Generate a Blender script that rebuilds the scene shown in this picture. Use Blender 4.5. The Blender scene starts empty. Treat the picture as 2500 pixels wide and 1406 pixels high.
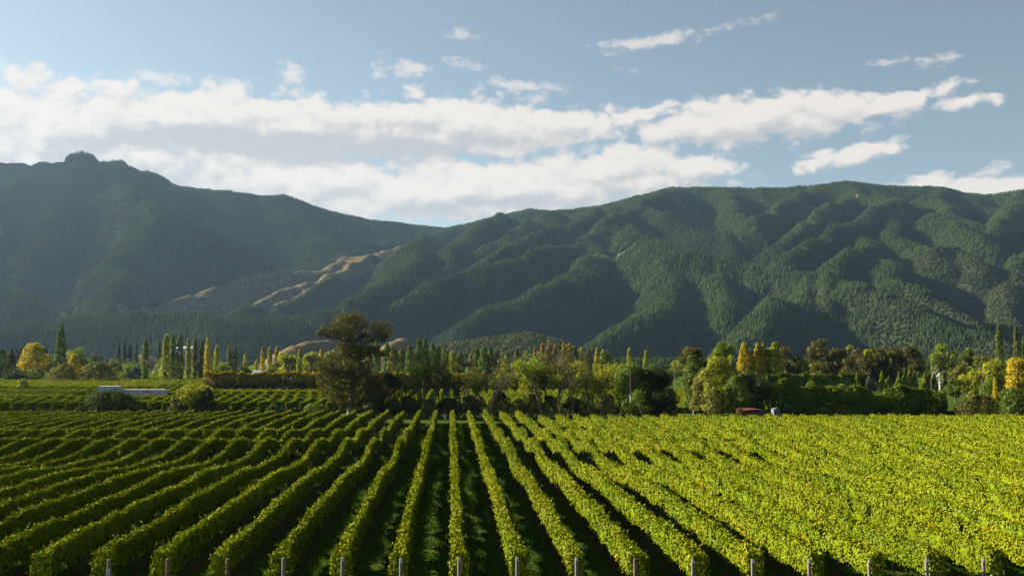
import bpy, math, random
import numpy as np
from mathutils import Vector, Matrix

R = math.radians
rng = np.random.default_rng(7)
random.seed(7)
SC = bpy.context.scene
COL = SC.collection

# ------------------------------------------------------------------ camera
F = 2430.0                      # focal length in photo pixels (35 mm lens on a 36 mm sensor)
YAW = R(3.55)                   # the vine rows run along +Y, the camera looks a little to the right of them
PITCH = math.atan(172 / F)
CAMZ = 10.7
SY, CY = math.sin(YAW), math.cos(YAW)
cam_d = bpy.data.cameras.new('camera')
cam = bpy.data.objects.new('camera', cam_d)
COL.objects.link(cam)
cam_d.sensor_width = 36
cam_d.lens = F / 2500 * 36
cam_d.clip_start, cam_d.clip_end = 0.5, 30000
cam.location = (0, 0, CAMZ)
cam.rotation_euler = (R(90) + PITCH, 0, -YAW)
SC.camera = cam

# ------------------------------------------------------------------ exposure and light
SC.view_settings.view_transform = 'Standard'
SC.view_settings.look = 'None'
SC.view_settings.gamma = 1
SC.view_settings.exposure = 1.6
SC.cycles.use_denoising = True
SC.cycles.denoising_input_passes = 'RGB_ALBEDO_NORMAL'
SC.cycles.max_bounces = 6
SC.cycles.diffuse_bounces = 0
SC.cycles.transmission_bounces = 4
SC.cycles.volume_bounces = 0
SC.cycles.transparent_max_bounces = 8
SC.cycles.sample_clamp_indirect = 4

SUN_EL = R(25.5)
SUN_AZ = -R(90 - 24) + YAW      # clockwise from +Y: to the left and a little ahead of the camera
sdir = Vector((math.sin(SUN_AZ) * math.cos(SUN_EL), math.cos(SUN_AZ) * math.cos(SUN_EL), math.sin(SUN_EL)))
sun_d = bpy.data.lights.new('sun', 'SUN')
sun_d.energy = 5.0
sun_d.angle = R(0.5)
sun_d.color = (1.0, 0.90, 0.74)
sun = bpy.data.objects.new('sun', sun_d)
COL.objects.link(sun)
sun.rotation_euler = sdir.to_track_quat('Z', 'Y').to_euler()
sun.location = (-200, 0, 300)

class NT:
    def __init__(s, tree):
        s.t = tree
    def n(s, typ, **kw):
        nd = s.t.nodes.new(typ)
        for k, v in kw.items():
            setattr(nd, k, v)
        return nd
    def put(s, sock, v):
        if v is None:
            return
        if hasattr(v, 'is_linked'):
            s.t.links.new(v, sock)
        else:
            sock.default_value = v
    def m(s, op, a, b=None, c=None, clamp=False):
        nd = s.n('ShaderNodeMath', operation=op, use_clamp=clamp)
        s.put(nd.inputs[0], a); s.put(nd.inputs[1], b); s.put(nd.inputs[2], c)
        return nd.outputs[0]
    def mix(s, f, a, b):
        nd = s.n('ShaderNodeMix', data_type='RGBA')
        s.put(nd.inputs[0], f); s.put(nd.inputs[6], a); s.put(nd.inputs[7], b)
        return nd.outputs[2]
    def smooth(s, v, a, b, c=0.0, d=1.0):
        nd = s.n('ShaderNodeMapRange', interpolation_type='SMOOTHSTEP')
        s.put(nd.inputs[0], v); s.put(nd.inputs[1], a); s.put(nd.inputs[2], b); s.put(nd.inputs[3], c); s.put(nd.inputs[4], d)
        return nd.outputs[0]
    def noise(s, vec, scale, detail=4, rough=0.5, dim='3D'):
        nd = s.n('ShaderNodeTexNoise', noise_dimensions=dim)
        s.put(nd.inputs['Vector'], vec)
        nd.inputs['Scale'].default_value = scale
        nd.inputs['Detail'].default_value = detail
        nd.inputs['Roughness'].default_value = rough
        return nd.outputs[0]

SKY_STRENGTH = 0.05
def build_world():
    w = bpy.data.worlds.new('World')
    SC.world = w
    w.use_nodes = True
    w.node_tree.nodes.clear()
    k = NT(w.node_tree)
    tc = k.n('ShaderNodeTexCoord')
    sky = k.n('ShaderNodeTexSky', sky_type='NISHITA')
    sky.sun_disc = False
    sky.sun_elevation = SUN_EL
    sky.sun_rotation = SUN_AZ % (2 * math.pi)
    sky.air_density, sky.dust_density, sky.ozone_density = 1.0, 0.7, 2.0
    rot = k.n('ShaderNodeVectorRotate', rotation_type='Z_AXIS')
    k.put(rot.inputs['Vector'], tc.outputs['Generated'])
    rot.inputs['Angle'].default_value = YAW
    sp = k.n('ShaderNodeSeparateXYZ')
    k.put(sp.inputs[0], rot.outputs[0])
    U = k.m('MULTIPLY', k.m('ARCTAN2', sp.outputs[0], sp.outputs[1]), 24.3)
    V = k.m('MULTIPLY', k.m('ARCSINE', sp.outputs[2]), 24.3)
    cb = k.n('ShaderNodeCombineXYZ')
    k.put(cb.inputs[0], U); k.put(cb.inputs[1], V)
    P = cb.outputs[0]
    # cloud banks: centre and half-axes as hundredths of a focal length (px of the photograph / 100), tilt, strength
    banks = [(60, 318, 640, 142, 0, 1), (680, 302, 660, 100, -1, 1), (1130, 304, 320, 88, -4, 1), (350, 400, 640, 130, -3, 1),
             (1400, 292, 230, 44, 2, .7), (1850, 284, 420, 68, 2, .95), (2180, 252, 210, 34, 8, .75), (2350, 240, 130, 20, 3, .5),
             (1150, 464, 660, 84, 3, 1.1), (1460, 412, 270, 66, 6, 1.0), (1080, 425, 160, 70, 0, .9), (1690, 408, 140, 38, 2, .8), (760, 350, 190, 52, 0, .9), (700, 440, 520, 90, 0, 1), (1540, 440, 250, 40, 4, .8),
             (2090, 378, 150, 30, 9, .6), (2390, 464, 200, 44, -3, 1)]
    wisps = [(1560, 92, 130, 24, 6, .9), (1640, 78, 130, 26, 10, .9), (995, 158, 60, 36, 0, .95), (1125, 148, 80, 20, -8, .7), (370, 182, 100, 26, 0, .8), (700, 170, 44, 38, 0, .8), (200, 205, 120, 30, 0, .6),
             (1115, 66, 70, 18, -3, .6), (2310, 135, 85, 20, 4, .65), (1270, 200, 130, 24, -5, .8), (1320, 225, 60, 24, 10, .7), (1820, 45, 100, 16, 8, .5), (2190, 140, 56, 16, 0, .5), (920, 158, 42, 32, 30, .65), (2440, 415, 60, 30, 0, .8), (1780, 415, 70, 26, 10, .6), (560, 190, 70, 24, 0, .5), (1550, 160, 40, 14, 0, .4)]
    shade = [(560, 342, 520, 48, 2, 1), (300, 392, 300, 40, -4, .6), (930, 365, 300, 42, 3, 1), (860, 300, 420, 30, -1, .45), (1150, 500, 600, 30, 3, .3), (640, 375, 330, 45, 0, .5), (1250, 345, 200, 22, 0, .35), (1500, 470, 250, 22, 5, .3), (1900, 325, 380, 20, 2, .3)]
    def conv(b):
        az = math.atan((b[0] - 1250) / F)
        el = math.atan((875 - b[1]) / F * math.cos(az))
        return az * 24.3, el * 24.3, b[2] / 100, b[3] / 100, R(b[4]), b[5]
    def blobs(vec, lst):
        acc = None
        for b in lst:
            x, y, rx, ry, t, a = conv(b)
            mp = k.n('ShaderNodeMapping', vector_type='TEXTURE')
            k.put(mp.inputs[0], vec)
            mp.inputs[1].default_value = (x, y, 0); mp.inputs[2].default_value = (0, 0, t); mp.inputs[3].default_value = (rx, ry, 1)
            ln = k.n('ShaderNodeVectorMath', operation='LENGTH')
            k.put(ln.inputs[0], mp.outputs[0])
            v = k.m('MULTIPLY_ADD', ln.outputs['Value'], -a, a)
            acc = v if acc is None else k.m('MAXIMUM', acc, v)
        return acc
    def dens(vec):
        mp = k.n('ShaderNodeMapping')
        k.put(mp.inputs[0], vec)
        mp.inputs[3].default_value = (0.85, 1.35, 1)
        warp = k.n('ShaderNodeTexNoise', noise_dimensions='2D')
        k.put(warp.inputs['Vector'], mp.outputs[0]); warp.inputs['Scale'].default_value = 1.1; warp.inputs['Detail'].default_value = 2
        wv = k.n('ShaderNodeVectorMath', operation='MULTIPLY_ADD')
        k.put(wv.inputs[0], warp.outputs[1]); wv.inputs[1].default_value = (.5, .5, 0); k.put(wv.inputs[2], mp.outputs[0])
        n1 = k.noise(wv.outputs[0], 1.0, 8, 0.56, '2D')
        n2 = k.noise(wv.outputs[0], 3.4, 6, 0.62, '2D')
        bil = None
        for sc_, am in ((1.6, .72), (3.5, .38), (7.5, .17)):
            vo = k.n('ShaderNodeTexVoronoi', voronoi_dimensions='2D', feature='SMOOTH_F1')
            k.put(vo.inputs['Vector'], wv.outputs[0]); vo.inputs['Scale'].default_value = sc_; vo.inputs['Smoothness'].default_value = .35
            t_ = k.m('MULTIPLY_ADD', vo.outputs['Distance'], -am, am * .42)
            bil = t_ if bil is None else k.m('ADD', bil, t_)
        nn = k.m('ADD', k.m('ADD', k.m('MULTIPLY_ADD', n1, 1.15, -0.575), k.m('MULTIPLY_ADD', n2, 0.30, -0.15)), bil)
        return k.m('ADD', k.m('MULTIPLY', blobs(vec, banks), 1.55), nn)
    d0 = dens(P)
    mw = k.n('ShaderNodeMapping'); k.put(mw.inputs[0], P)
    mw.inputs[2].default_value = (0, 0, R(-12)); mw.inputs[3].default_value = (1.1, 2.6, 1)
    nw = k.m('ADD', k.m('MULTIPLY_ADD', k.noise(mw.outputs[0], 1.3, 8, .66, '2D'), 2.2, -1.1), k.m('MULTIPLY_ADD', k.noise(P, 5.0, 4, .6, '2D'), .7, -.35))
    aw = k.m('MULTIPLY', k.smooth(k.m('ADD', k.m('MULTIPLY', blobs(P, wisps), 1.2), nw), .12, 1.0), .72)
    off = k.n('ShaderNodeVectorMath', operation='ADD')
    k.put(off.inputs[0], P); off.inputs[1].default_value = (-0.16, 0.26, 0)
    d1 = dens(off.outputs[0])
    alpha = k.smooth(d0, 0.0, 0.58)
    lit = k.m('ADD', k.m('MULTIPLY', k.m('SUBTRACT', d0, d1), 0.62), 0.66)
    lit = k.m('SUBTRACT', lit, k.m('MULTIPLY', k.m('MAXIMUM', blobs(P, shade), 0.0), 0.95), clamp=True)
    lit = k.smooth(lit, 0.0, 1.0)
    cc = k.mix(lit, (0.53, 0.53, 0.54, 1), (0.87, 0.80, 0.73, 1))
    gain = k.n('ShaderNodeVectorMath', operation='SCALE')
    k.put(gain.inputs[0], cc); gain.inputs['Scale'].default_value = CLOUD_GAIN / SKY_STRENGTH
    hsv = k.n('ShaderNodeHueSaturation')
    hsv.inputs['Saturation'].default_value = 0.74
    hsv.inputs['Value'].default_value = 0.80
    tone = k.n('ShaderNodeVectorMath', operation='MULTIPLY')
    k.put(tone.inputs[0], sky.outputs[0]); tone.inputs[1].default_value = (.95, 1.02, .93)
    k.put(hsv.inputs['Color'], tone.outputs[0])
    col = k.mix(k.m('MAXIMUM', k.m('MULTIPLY', alpha, 0.97), aw), hsv.outputs[0], gain.outputs[0])
    bg = k.n('ShaderNodeBackground')
    k.put(bg.inputs[0], col); bg.inputs[1].default_value = SKY_STRENGTH
    out = k.n('ShaderNodeOutputWorld')
    k.t.links.new(bg.outputs[0], out.inputs[0])
    w.cycles.sampling_method = 'MANUAL'
    w.cycles.sample_map_resolution = 512
CLOUD_GAIN = 1.02 / 2 ** 1.6
build_world()

# ------------------------------------------------------------------ helpers
def at(px, py, D):
    """World point seen at photo pixel (px, py) at distance D along the level view direction."""
    xc, yc = (px - 1250) / F, (703 - py) / F
    s = D / (math.cos(PITCH) - math.sin(PITCH) * yc)
    u, z = xc * s, (math.sin(PITCH) + math.cos(PITCH) * yc) * s
    return Vector((u * CY + D * SY, -u * SY + D * CY, CAMZ + z))
def cf(u, d):
    """camera-frame ground coordinates (right, forward) to world"""
    return u * CY + d * SY, -u * SY + d * CY
def bump(d, c, s, a):
    return a * np.exp(-((d - c) / s) ** 2)
def ground_z(d):
    d = np.asarray(d, float)
    return (bump(d, 101, 5.5, .62) - bump(d, 109, 4, .35) + bump(d, 116.5, 5, .5) - bump(d, 126, 6, .22) + bump(d, 74, 7, .22) - bump(d, 88, 7, .3) +
            bump(d, 61, 5, .10) + bump(d, 143, 9, .2) + bump(d, 226, 9, .5) - bump(d, 243, 8, .4) + bump(d, 262, 9, .5) + bump(d, 300, 12, .5) - bump(d, 280, 9, .3))
def gz(p):
    return float(ground_z(p[0] * SY + p[1] * CY))

def hsh(ix, iy, seed):
    h = (ix.astype(np.int64) * 374761393 + iy.astype(np.int64) * 668265263 + seed * 1442695041) & 0x7fffffff
    h = ((h ^ (h >> 13)) * 1274126177) & 0x7fffffff
    return ((h ^ (h >> 16)) & 0xffff) / 65535.0
def vnoise(x, y, seed=0):
    x, y = np.asarray(x, float), np.asarray(y, float)
    ix, iy = np.floor(x), np.floor(y)
    fx, fy = x - ix, y - iy
    fx, fy = fx * fx * (3 - 2 * fx), fy * fy * (3 - 2 * fy)
    a, b, c, d = hsh(ix, iy, seed), hsh(ix + 1, iy, seed), hsh(ix, iy + 1, seed), hsh(ix + 1, iy + 1, seed)
    return (a * (1 - fx) + b * fx) * (1 - fy) + (c * (1 - fx) + d * fx) * fy
def fbm(x, y, seed=0, oct=4):
    s, a, t = 0, 1, 0
    for i in range(oct):
        s = s + a * vnoise(x * 2 ** i, y * 2 ** i, seed + i * 17); t += a; a *= .5
    return s / t

def np_mesh(name, V, Fs, mats, mi=None, tint=None, smooth=False):
    """Fs: list of (n,k) index arrays."""
    me = bpy.data.meshes.new(name)
    V = np.asarray(V, np.float32)
    me.vertices.add(len(V)); me.vertices.foreach_set('co', V.ravel())
    Fs = [np.asarray(f, np.int32) for f in Fs if len(f)]
    nl = sum(f.size for f in Fs); nf = sum(len(f) for f in Fs)
    me.loops.add(nl); me.polygons.add(nf)
    me.loops.foreach_set('vertex_index', np.concatenate([f.ravel() for f in Fs]))
    ks = np.concatenate([np.full(len(f), f.shape[1], np.int32) for f in Fs])
    me.polygons.foreach_set('loop_start', np.concatenate([[0], np.cumsum(ks)[:-1]]).astype(np.int32))
    if mi is not None:
        me.polygons.foreach_set('material_index', np.asarray(mi, np.int32))
    if tint is not None:
        at_ = me.attributes.new('tint', 'FLOAT', 'FACE'); at_.data.foreach_set('value', np.asarray(tint, np.float32))
    if smooth:
        me.polygons.foreach_set('use_smooth', np.ones(nf, bool))
    for m_ in (mats if isinstance(mats, (list, tuple)) else [mats]):
        me.materials.append(m_)
    me.update(calc_edges=True)
    return me
def obj(name, me, parent=None, loc=None):
    o = bpy.data.objects.new(name, me)
    COL.objects.link(o)
    if parent: o.parent = parent
    if loc is not None: o.location = loc
    return o
def tag(o, label=None, cat=None, group=None, kind=None):
    for k_, v in (('label', label), ('category', cat), ('group', group), ('kind', kind)):
        if v: o[k_] = v
    return o
def thing(name, label, cat, loc=(0, 0, 0), rz=0, group=None):
    o = bpy.data.objects.new(name, None)
    COL.objects.link(o)
    o.location = loc; o.rotation_euler = (0, 0, rz); o.empty_display_size = .3
    return tag(o, label, cat, group)

class MB:
    """collects plain shapes, makes one mesh"""
    def __init__(s): s.V, s.F, s.nv = [], [], 0
    def add(s, V, Fl):
        V = np.asarray(V, float)
        s.V.append(V)
        for f in Fl: s.F.append([i + s.nv for i in f])
        s.nv += len(V)
    def box(s, c, size, bev=0.0, rz=0.0):
        x, y, z = [v / 2 for v in size]
        if bev:
            b = min(bev, x * .9, y * .9, z * .9)
            V, Fl = [], []
            ring = lambda zz, ins: [(-x + ins + (b if ins == 0 else 0) * 0, -y + ins, zz), (x - ins, -y + ins, zz), (x - ins, y - ins, zz), (-x + ins, y - ins, zz)]
            lv = [ring(-z, b), ring(-z + b, 0), ring(z - b, 0), ring(z, b)]
            for r_ in lv: V += r_
            Fl.append((3, 2, 1, 0)); Fl.append((12, 13, 14, 15))
            for i in range(3):
                for j in range(4):
                    a, b2 = i * 4 + j, i * 4 + (j + 1) % 4
                    Fl.append((a, b2, b2 + 4, a + 4))
        else:
            V = [(-x, -y, -z), (x, -y, -z), (x, y, -z), (-x, y, -z), (-x, -y, z), (x, -y, z), (x, y, z), (-x, y, z)]
            Fl = [(3, 2, 1, 0), (4, 5, 6, 7), (0, 1, 5, 4), (1, 2, 6, 5), (2, 3, 7, 6), (3, 0, 4, 7)]
        V = np.array(V, float)
        c_, s_ = math.cos(rz), math.sin(rz)
        V[:, :2] = V[:, :2] @ np.array([[c_, s_], [-s_, c_]])
        s.add(V + np.array(c), Fl)
    def tube(s, pts, rad, n=6, cap=True):
        pts = np.asarray(pts, float); rad = np.broadcast_to(np.asarray(rad, float), (len(pts),))
        V = []
        for i, p in enumerate(pts):
            t = pts[min(i + 1, len(pts) - 1)] - pts[max(i - 1, 0)]
            t = t / (np.linalg.norm(t) + 1e-9)
            a = np.cross(t, (0, 1, 0) if abs(t[1]) < .9 else (1, 0, 0)); a /= np.linalg.norm(a)
            b = np.cross(t, a)
            for j in range(n):
                q = 2 * math.pi * j / n
                V.append(p + rad[i] * (a * math.cos(q) + b * math.sin(q)))
        Fl = [(i * n + j, i * n + (j + 1) % n, (i + 1) * n + (j + 1) % n, (i + 1) * n + j) for i in range(len(pts) - 1) for j in range(n)]
        if cap: Fl += [tuple(range(n))[::-1], tuple(range((len(pts) - 1) * n, len(pts) * n))]
        s.add(V, Fl)
    def mesh(s, name, mat, smooth=False):
        me = bpy.data.meshes.new(name)
        me.from_pydata(np.concatenate(s.V).tolist(), [], s.F)
        if smooth: me.polygons.foreach_set('use_smooth', np.ones(len(me.polygons), bool))
        me.materials.append(mat)
        me.update()
        return me
    def build(s, name, mat, parent=None, smooth=False, loc=None):
        return obj(name, s.mesh(name, mat, smooth), parent, loc)

def leaf_quads(P, N, size, rg, aspect=1.25):
    """one slightly diamond-shaped leaf (or leaf cluster) per point, facing about N"""
    n = len(P)
    N = N / (np.linalg.norm(N, axis=1, keepdims=True) + 1e-9)
    T = np.cross(N, rg.normal(size=(n, 3))); T /= (np.linalg.norm(T, axis=1, keepdims=True) + 1e-9)
    B = np.cross(N, T)
    s = np.broadcast_to(size, (n,))[:, None]
    a, b = T * s * .5 * aspect, B * s * .42
    k_ = rg.uniform(-.25, .25, (n, 1))
    V = np.stack([P - a, P - b + a * k_, P + a, P + b + a * k_ + N * s * .12], 1).reshape(-1, 3)
    return V, np.arange(n * 4, dtype=np.int32).reshape(-1, 4)

# ------------------------------------------------------------------ materials
def new_mat(name):
    m_ = bpy.data.materials.new(name)
    m_.use_nodes = True
    m_.node_tree.nodes.clear()
    k = NT(m_.node_tree)
    return m_, k, k.n('ShaderNodeOutputMaterial')
def leaf_mat(name, c1, c2, trans=0.44, gloss=0.01, var=0.25, c3=None):
    """leaf: colour between c1 and c2 by the leaf's own tint, part of the light passes through"""
    m_, k, out = new_mat(name)
    a = k.n('ShaderNodeAttribute', attribute_name='tint')
    oi = k.n('ShaderNodeObjectInfo')
    col = k.mix(k.m('MULTIPLY', a.outputs['Fac'], 1.0, clamp=True), (*c1, 1), (*c2, 1))
    if c3: col = k.mix(k.smooth(a.outputs['Fac'], 1.1, 1.9), col, (*c3, 1))       # leaves that have turned
    hs = k.n('ShaderNodeHueSaturation')
    k.put(hs.inputs['Color'], col)
    k.put(hs.inputs['Value'], k.m('MULTIPLY_ADD', oi.outputs['Random'], var, 1 - var / 2))
    hs.inputs['Saturation'].default_value = 1.0
    d = k.n('ShaderNodeBsdfDiffuse'); t = k.n('ShaderNodeBsdfTranslucent'); g = k.n('ShaderNodeBsdfGlossy')
    k.put(d.inputs[0], hs.outputs[0])
    tcol = k.mix(1.0, hs.outputs[0], hs.outputs[0])
    k.put(t.inputs[0], tcol)
    g.inputs['Roughness'].default_value = .45
    m1 = k.n('ShaderNodeMixShader'); m1.inputs[0].default_value = trans
    k.t.links.new(d.outputs[0], m1.inputs[1]); k.t.links.new(t.outputs[0], m1.inputs[2])
    m2 = k.n('ShaderNodeMixShader'); m2.inputs[0].default_value = gloss
    k.t.links.new(m1.outputs[0], m2.inputs[1]); k.t.links.new(g.outputs[0], m2.inputs[2])
    k.t.links.new(m2.outputs[0], out.inputs[0])
    return m_
def solid_mat(name, col, rough=.8, noise=0.25, scale=3.0, stretch=(1, 1, 1), metal=0.0):
    m_, k, out = new_mat(name)
    tc = k.n('ShaderNodeTexCoord')
    mp = k.n('ShaderNodeMapping'); k.put(mp.inputs[0], tc.outputs['Object']); mp.inputs[3].default_value = stretch
    nz = k.noise(mp.outputs[0], scale, 5, .6)
    c = k.mix(k.m('MULTIPLY_ADD', nz, 1.6, -.3, clamp=True), tuple(v * (1 - noise) for v in col) + (1,), tuple(min(1, v * (1 + noise)) for v in col) + (1,))
    b = k.n('ShaderNodeBsdfPrincipled')
    k.put(b.inputs['Base Color'], c)
    b.inputs['Specular IOR Level'].default_value = .3; b.inputs['Roughness'].default_value = rough; b.inputs['Metallic'].default_value = metal
    k.t.links.new(b.outputs[0], out.inputs[0])
    return m_

M = {
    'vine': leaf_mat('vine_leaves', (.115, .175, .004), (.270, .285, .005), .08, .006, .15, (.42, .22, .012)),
    'vine_far': leaf_mat('far_vine_leaves', (.12, .19, .005), (.34, .35, .006), .16, .004, .15),
    'dark': leaf_mat('dark_green_leaves', (.028, .050, .010), (.060, .085, .016)),
    'green': leaf_mat('green_leaves', (.058, .108, .012), (.155, .215, .022)),
    'bright': leaf_mat('bright_green_leaves', (.10, .165, .010), (.25, .31, .020)),
    'olive': leaf_mat('olive_leaves', (.082, .100, .014), (.20, .19, .024)),
    'yellowgreen': leaf_mat('yellow_green_leaves', (.17, .22, .012), (.40, .385, .022)),
    'gold': leaf_mat('gold_leaves', (.34, .29, .016), (.62, .46, .022)),
    'orange': leaf_mat('orange_leaves', (.13, .13, .020), (.48, .25, .022)),
    'brown': leaf_mat('brown_leaves', (.055, .058, .014), (.165, .140, .028)),
    'gum': leaf_mat('gum_leaves', (.042, .045, .010), (.140, .122, .018), .30),
    'blue': leaf_mat('blue_green_leaves', (.045, .075, .040), (.08, .11, .055)),
    'russet': leaf_mat('russet_leaves', (.14, .035, .025), (.25, .07, .03)),
    'pine': leaf_mat('pine_needles', (.020, .037, .011), (.064, .090, .022), .15, .0, 0),
    'scrub': leaf_mat('hill_scrub', (.018, .031, .009), (.048, .056, .016), .15, .0, 0),
    'hedge_green': leaf_mat('hedge_leaves', (.018, .040, .006), (.17, .24, .018), .16),
    'hedge_orange': leaf_mat('autumn_hedge_leaves', (.030, .045, .010), (.50, .37, .02), .36),
    'bark': solid_mat('grey_bark', (.17, .135, .105), .9, .4, 4, (1, 1, .2)),
    'palebark': solid_mat('pale_bark', (.30, .235, .19), .9, .35, 2, (1, 1, .3)),
    'darkbark': solid_mat('dark_bark', (.07, .052, .04), .9, .4, 4, (1, 1, .2)),
    'twig': solid_mat('bare_twigs', (.16, .115, .09), .9, .3, 4),
    'whitebark': solid_mat('dead_white_wood', (.48, .42, .36), .8, .2, 2),
    'wood': solid_mat('weathered_wood', (.21, .18, .14), .85, .35, 5, (1, 1, .15)),
    'redwood': solid_mat('brown_wood', (.20, .115, .07), .85, .35, 5, (1, 1, .15)),
    'white': solid_mat('white_paint', (.60, .60, .60), .5, .06, 2),
    'metal': solid_mat('galvanised_metal', (.55, .56, .56), .4, .1, 3, (1, 1, 1), .6),
    'red': solid_mat('red_roof_iron', (.17, .035, .030), .5, .15, 2),
    'whitewall': solid_mat('white_wall', (.50, .51, .52), .7, .15, .6),
    'greywall': solid_mat('grey_white_wall', (.16, .18, .21), .7, .15, .6),
    'roof': solid_mat('pale_roof_iron', (.50, .55, .60), .45, .1, 1),
    'black': solid_mat('black_plastic', (.02, .02, .022), .6, .2, 2),
    'glass': solid_mat('dark_window_glass', (.03, .035, .04), .15, .1, 1),
    'tagplate': solid_mat('white_tag', (.70, .70, .67), .5, .1, 6),
    'rust': solid_mat('rusty_red_iron', (.16, .05, .035), .7, .25, 2),
}

# ------------------------------------------------------------------ ground
ROW_SP = 2.707 * CY
ROW_X0 = -2.44 * CY + 46 * SY
def ground_material():
    m_, k, out = new_mat('vineyard_ground')
    tc = k.n('ShaderNodeTexCoord')
    P = tc.outputs['Object']
    sp = k.n('ShaderNodeSeparateXYZ'); k.put(sp.inputs[0], P)
    n1 = k.noise(P, .9, 6, .65)
    n2 = k.noise(P, .07, 4, .6)
    n3 = k.noise(P, 6.0, 4, .7)
    grass = k.mix(k.smooth(n2, .35, .65), (.030, .062, .010, 1), (.055, .090, .014, 1))
    grass = k.mix(k.smooth(n3, .35, .75), grass, (.075, .11, .018, 1))
    dry = k.mix(n3, (.09, .075, .03, 1), (.17, .13, .06, 1))
    grass = k.mix(k.smooth(n1, .64, .76), grass, dry)
    soil = k.mix(k.smooth(n1, .38, .60), k.mix(n3, (.030, .024, .009, 1), (.10, .062, .025, 1)), (.035, .055, .010, 1))
    ph = k.m('FRACT', k.m('MULTIPLY_ADD', sp.outputs[0], 1 / ROW_SP, .5 - ROW_X0 / ROW_SP + 100))
    dist = k.m('MULTIPLY', k.m('ABSOLUTE', k.m('SUBTRACT', ph, .5)), ROW_SP)
    strip = k.smooth(k.m('ADD', dist, k.m('MULTIPLY_ADD', n1, .5, -.25)), .26, .44, 1, 0)
    near = k.smooth(sp.outputs[1], 168, 176, 1, 0)
    farb = k.m('MULTIPLY', k.smooth(sp.outputs[1], 188, 196), k.smooth(sp.outputs[1], 400, 420, 1, 0))
    c = k.mix(k.m('MULTIPLY', strip, k.m('MAXIMUM', near, farb)), grass, soil)
    b = k.n('ShaderNodeBsdfPrincipled')
    k.put(b.inputs['Base Color'], c); b.inputs['Roughness'].default_value = 1.0; b.inputs['Specular IOR Level'].default_value = 0.0
    bp = k.n('ShaderNodeBump'); bp.inputs['Strength'].default_value = .6; bp.inputs['Distance'].default_value = .08
    k.put(bp.inputs['Height'], n3); k.put(b.inputs['Normal'], bp.outputs[0])
    k.t.links.new(b.outputs[0], out.inputs[0])
    return m_
def build_ground():
    ds = np.concatenate([np.arange(-150, 20, 10), np.arange(20, 320, 1.0), np.arange(320, 600, 10), np.arange(600, 2000, 100), np.linspace(2000, 8200, 25)])
    us = np.concatenate([np.linspace(-8000, -400, 20), np.arange(-300, 301, 25), np.linspace(400, 8000, 20)])
    D, Ug = np.meshgrid(ds, us, indexing='ij')
    x, y = cf(Ug, D)
    z = ground_z(D) + 0.05 * (fbm(x / 3, y / 3, 5) - .5) * (D < 320) * (D > 20)
    V = np.stack([x, y, z], -1).reshape(-1, 3)
    n, m_ = D.shape
    i = np.arange(n - 1)[:, None] * m_ + np.arange(m_ - 1)[None]
    Fq = np.stack([i, i + 1, i + m_ + 1, i + m_], -1).reshape(-1, 4)
    tag(obj('ground', np_mesh('ground', V, [Fq], ground_material(), smooth=True)), kind='structure')
build_ground()

def build_grass():
    n = 260000
    d = 43.5 + 110 * rng.random(n) ** 1.9
    u = rng.uniform(-1, 1, n) * np.minimum(d * .56, 32)
    x, y = cf(u, d)
    ph = ((x - ROW_X0) / ROW_SP + .5) % 1.0
    dx = np.abs(ph - .5) * ROW_SP
    clump = fbm(x * .8, y * .8, 3)
    keep = (dx > .30 + .3 * (clump - .5)) & (clump > .36)
    x, y, d, clump = x[keep], y[keep], d[keep], clump[keep]
    n = len(x)
    h = rng.uniform(.06, .17, n) * (.5 + clump) * (1 + (d - 45) / 60)
    w = .030 * (1 + (d - 45) / 40)
    a = rng.uniform(0, 2 * np.pi, n)
    z = ground_z(d)
    dx_, dy_ = np.cos(a) * w, np.sin(a) * w
    lean = rng.normal(0, .06, (n, 2))
    V = np.stack([np.stack([x - dx_, y - dy_, z - .01], 1), np.stack([x + dx_, y + dy_, z - .01], 1), np.stack([x + lean[:, 0], y + lean[:, 1], z + h], 1)], 1).reshape(-1, 3)
    me = np_mesh('grass', V, [np.arange(n * 3).reshape(-1, 3)], leaf_mat('grass_blades', (.035, .080, .006), (.085, .150, .010), .25, .005, 0), tint=np.clip(rng.random(n) * .7 + clump * .3, 0, 1))
    tag(obj('grass', me), kind='stuff')
build_grass()

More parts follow.
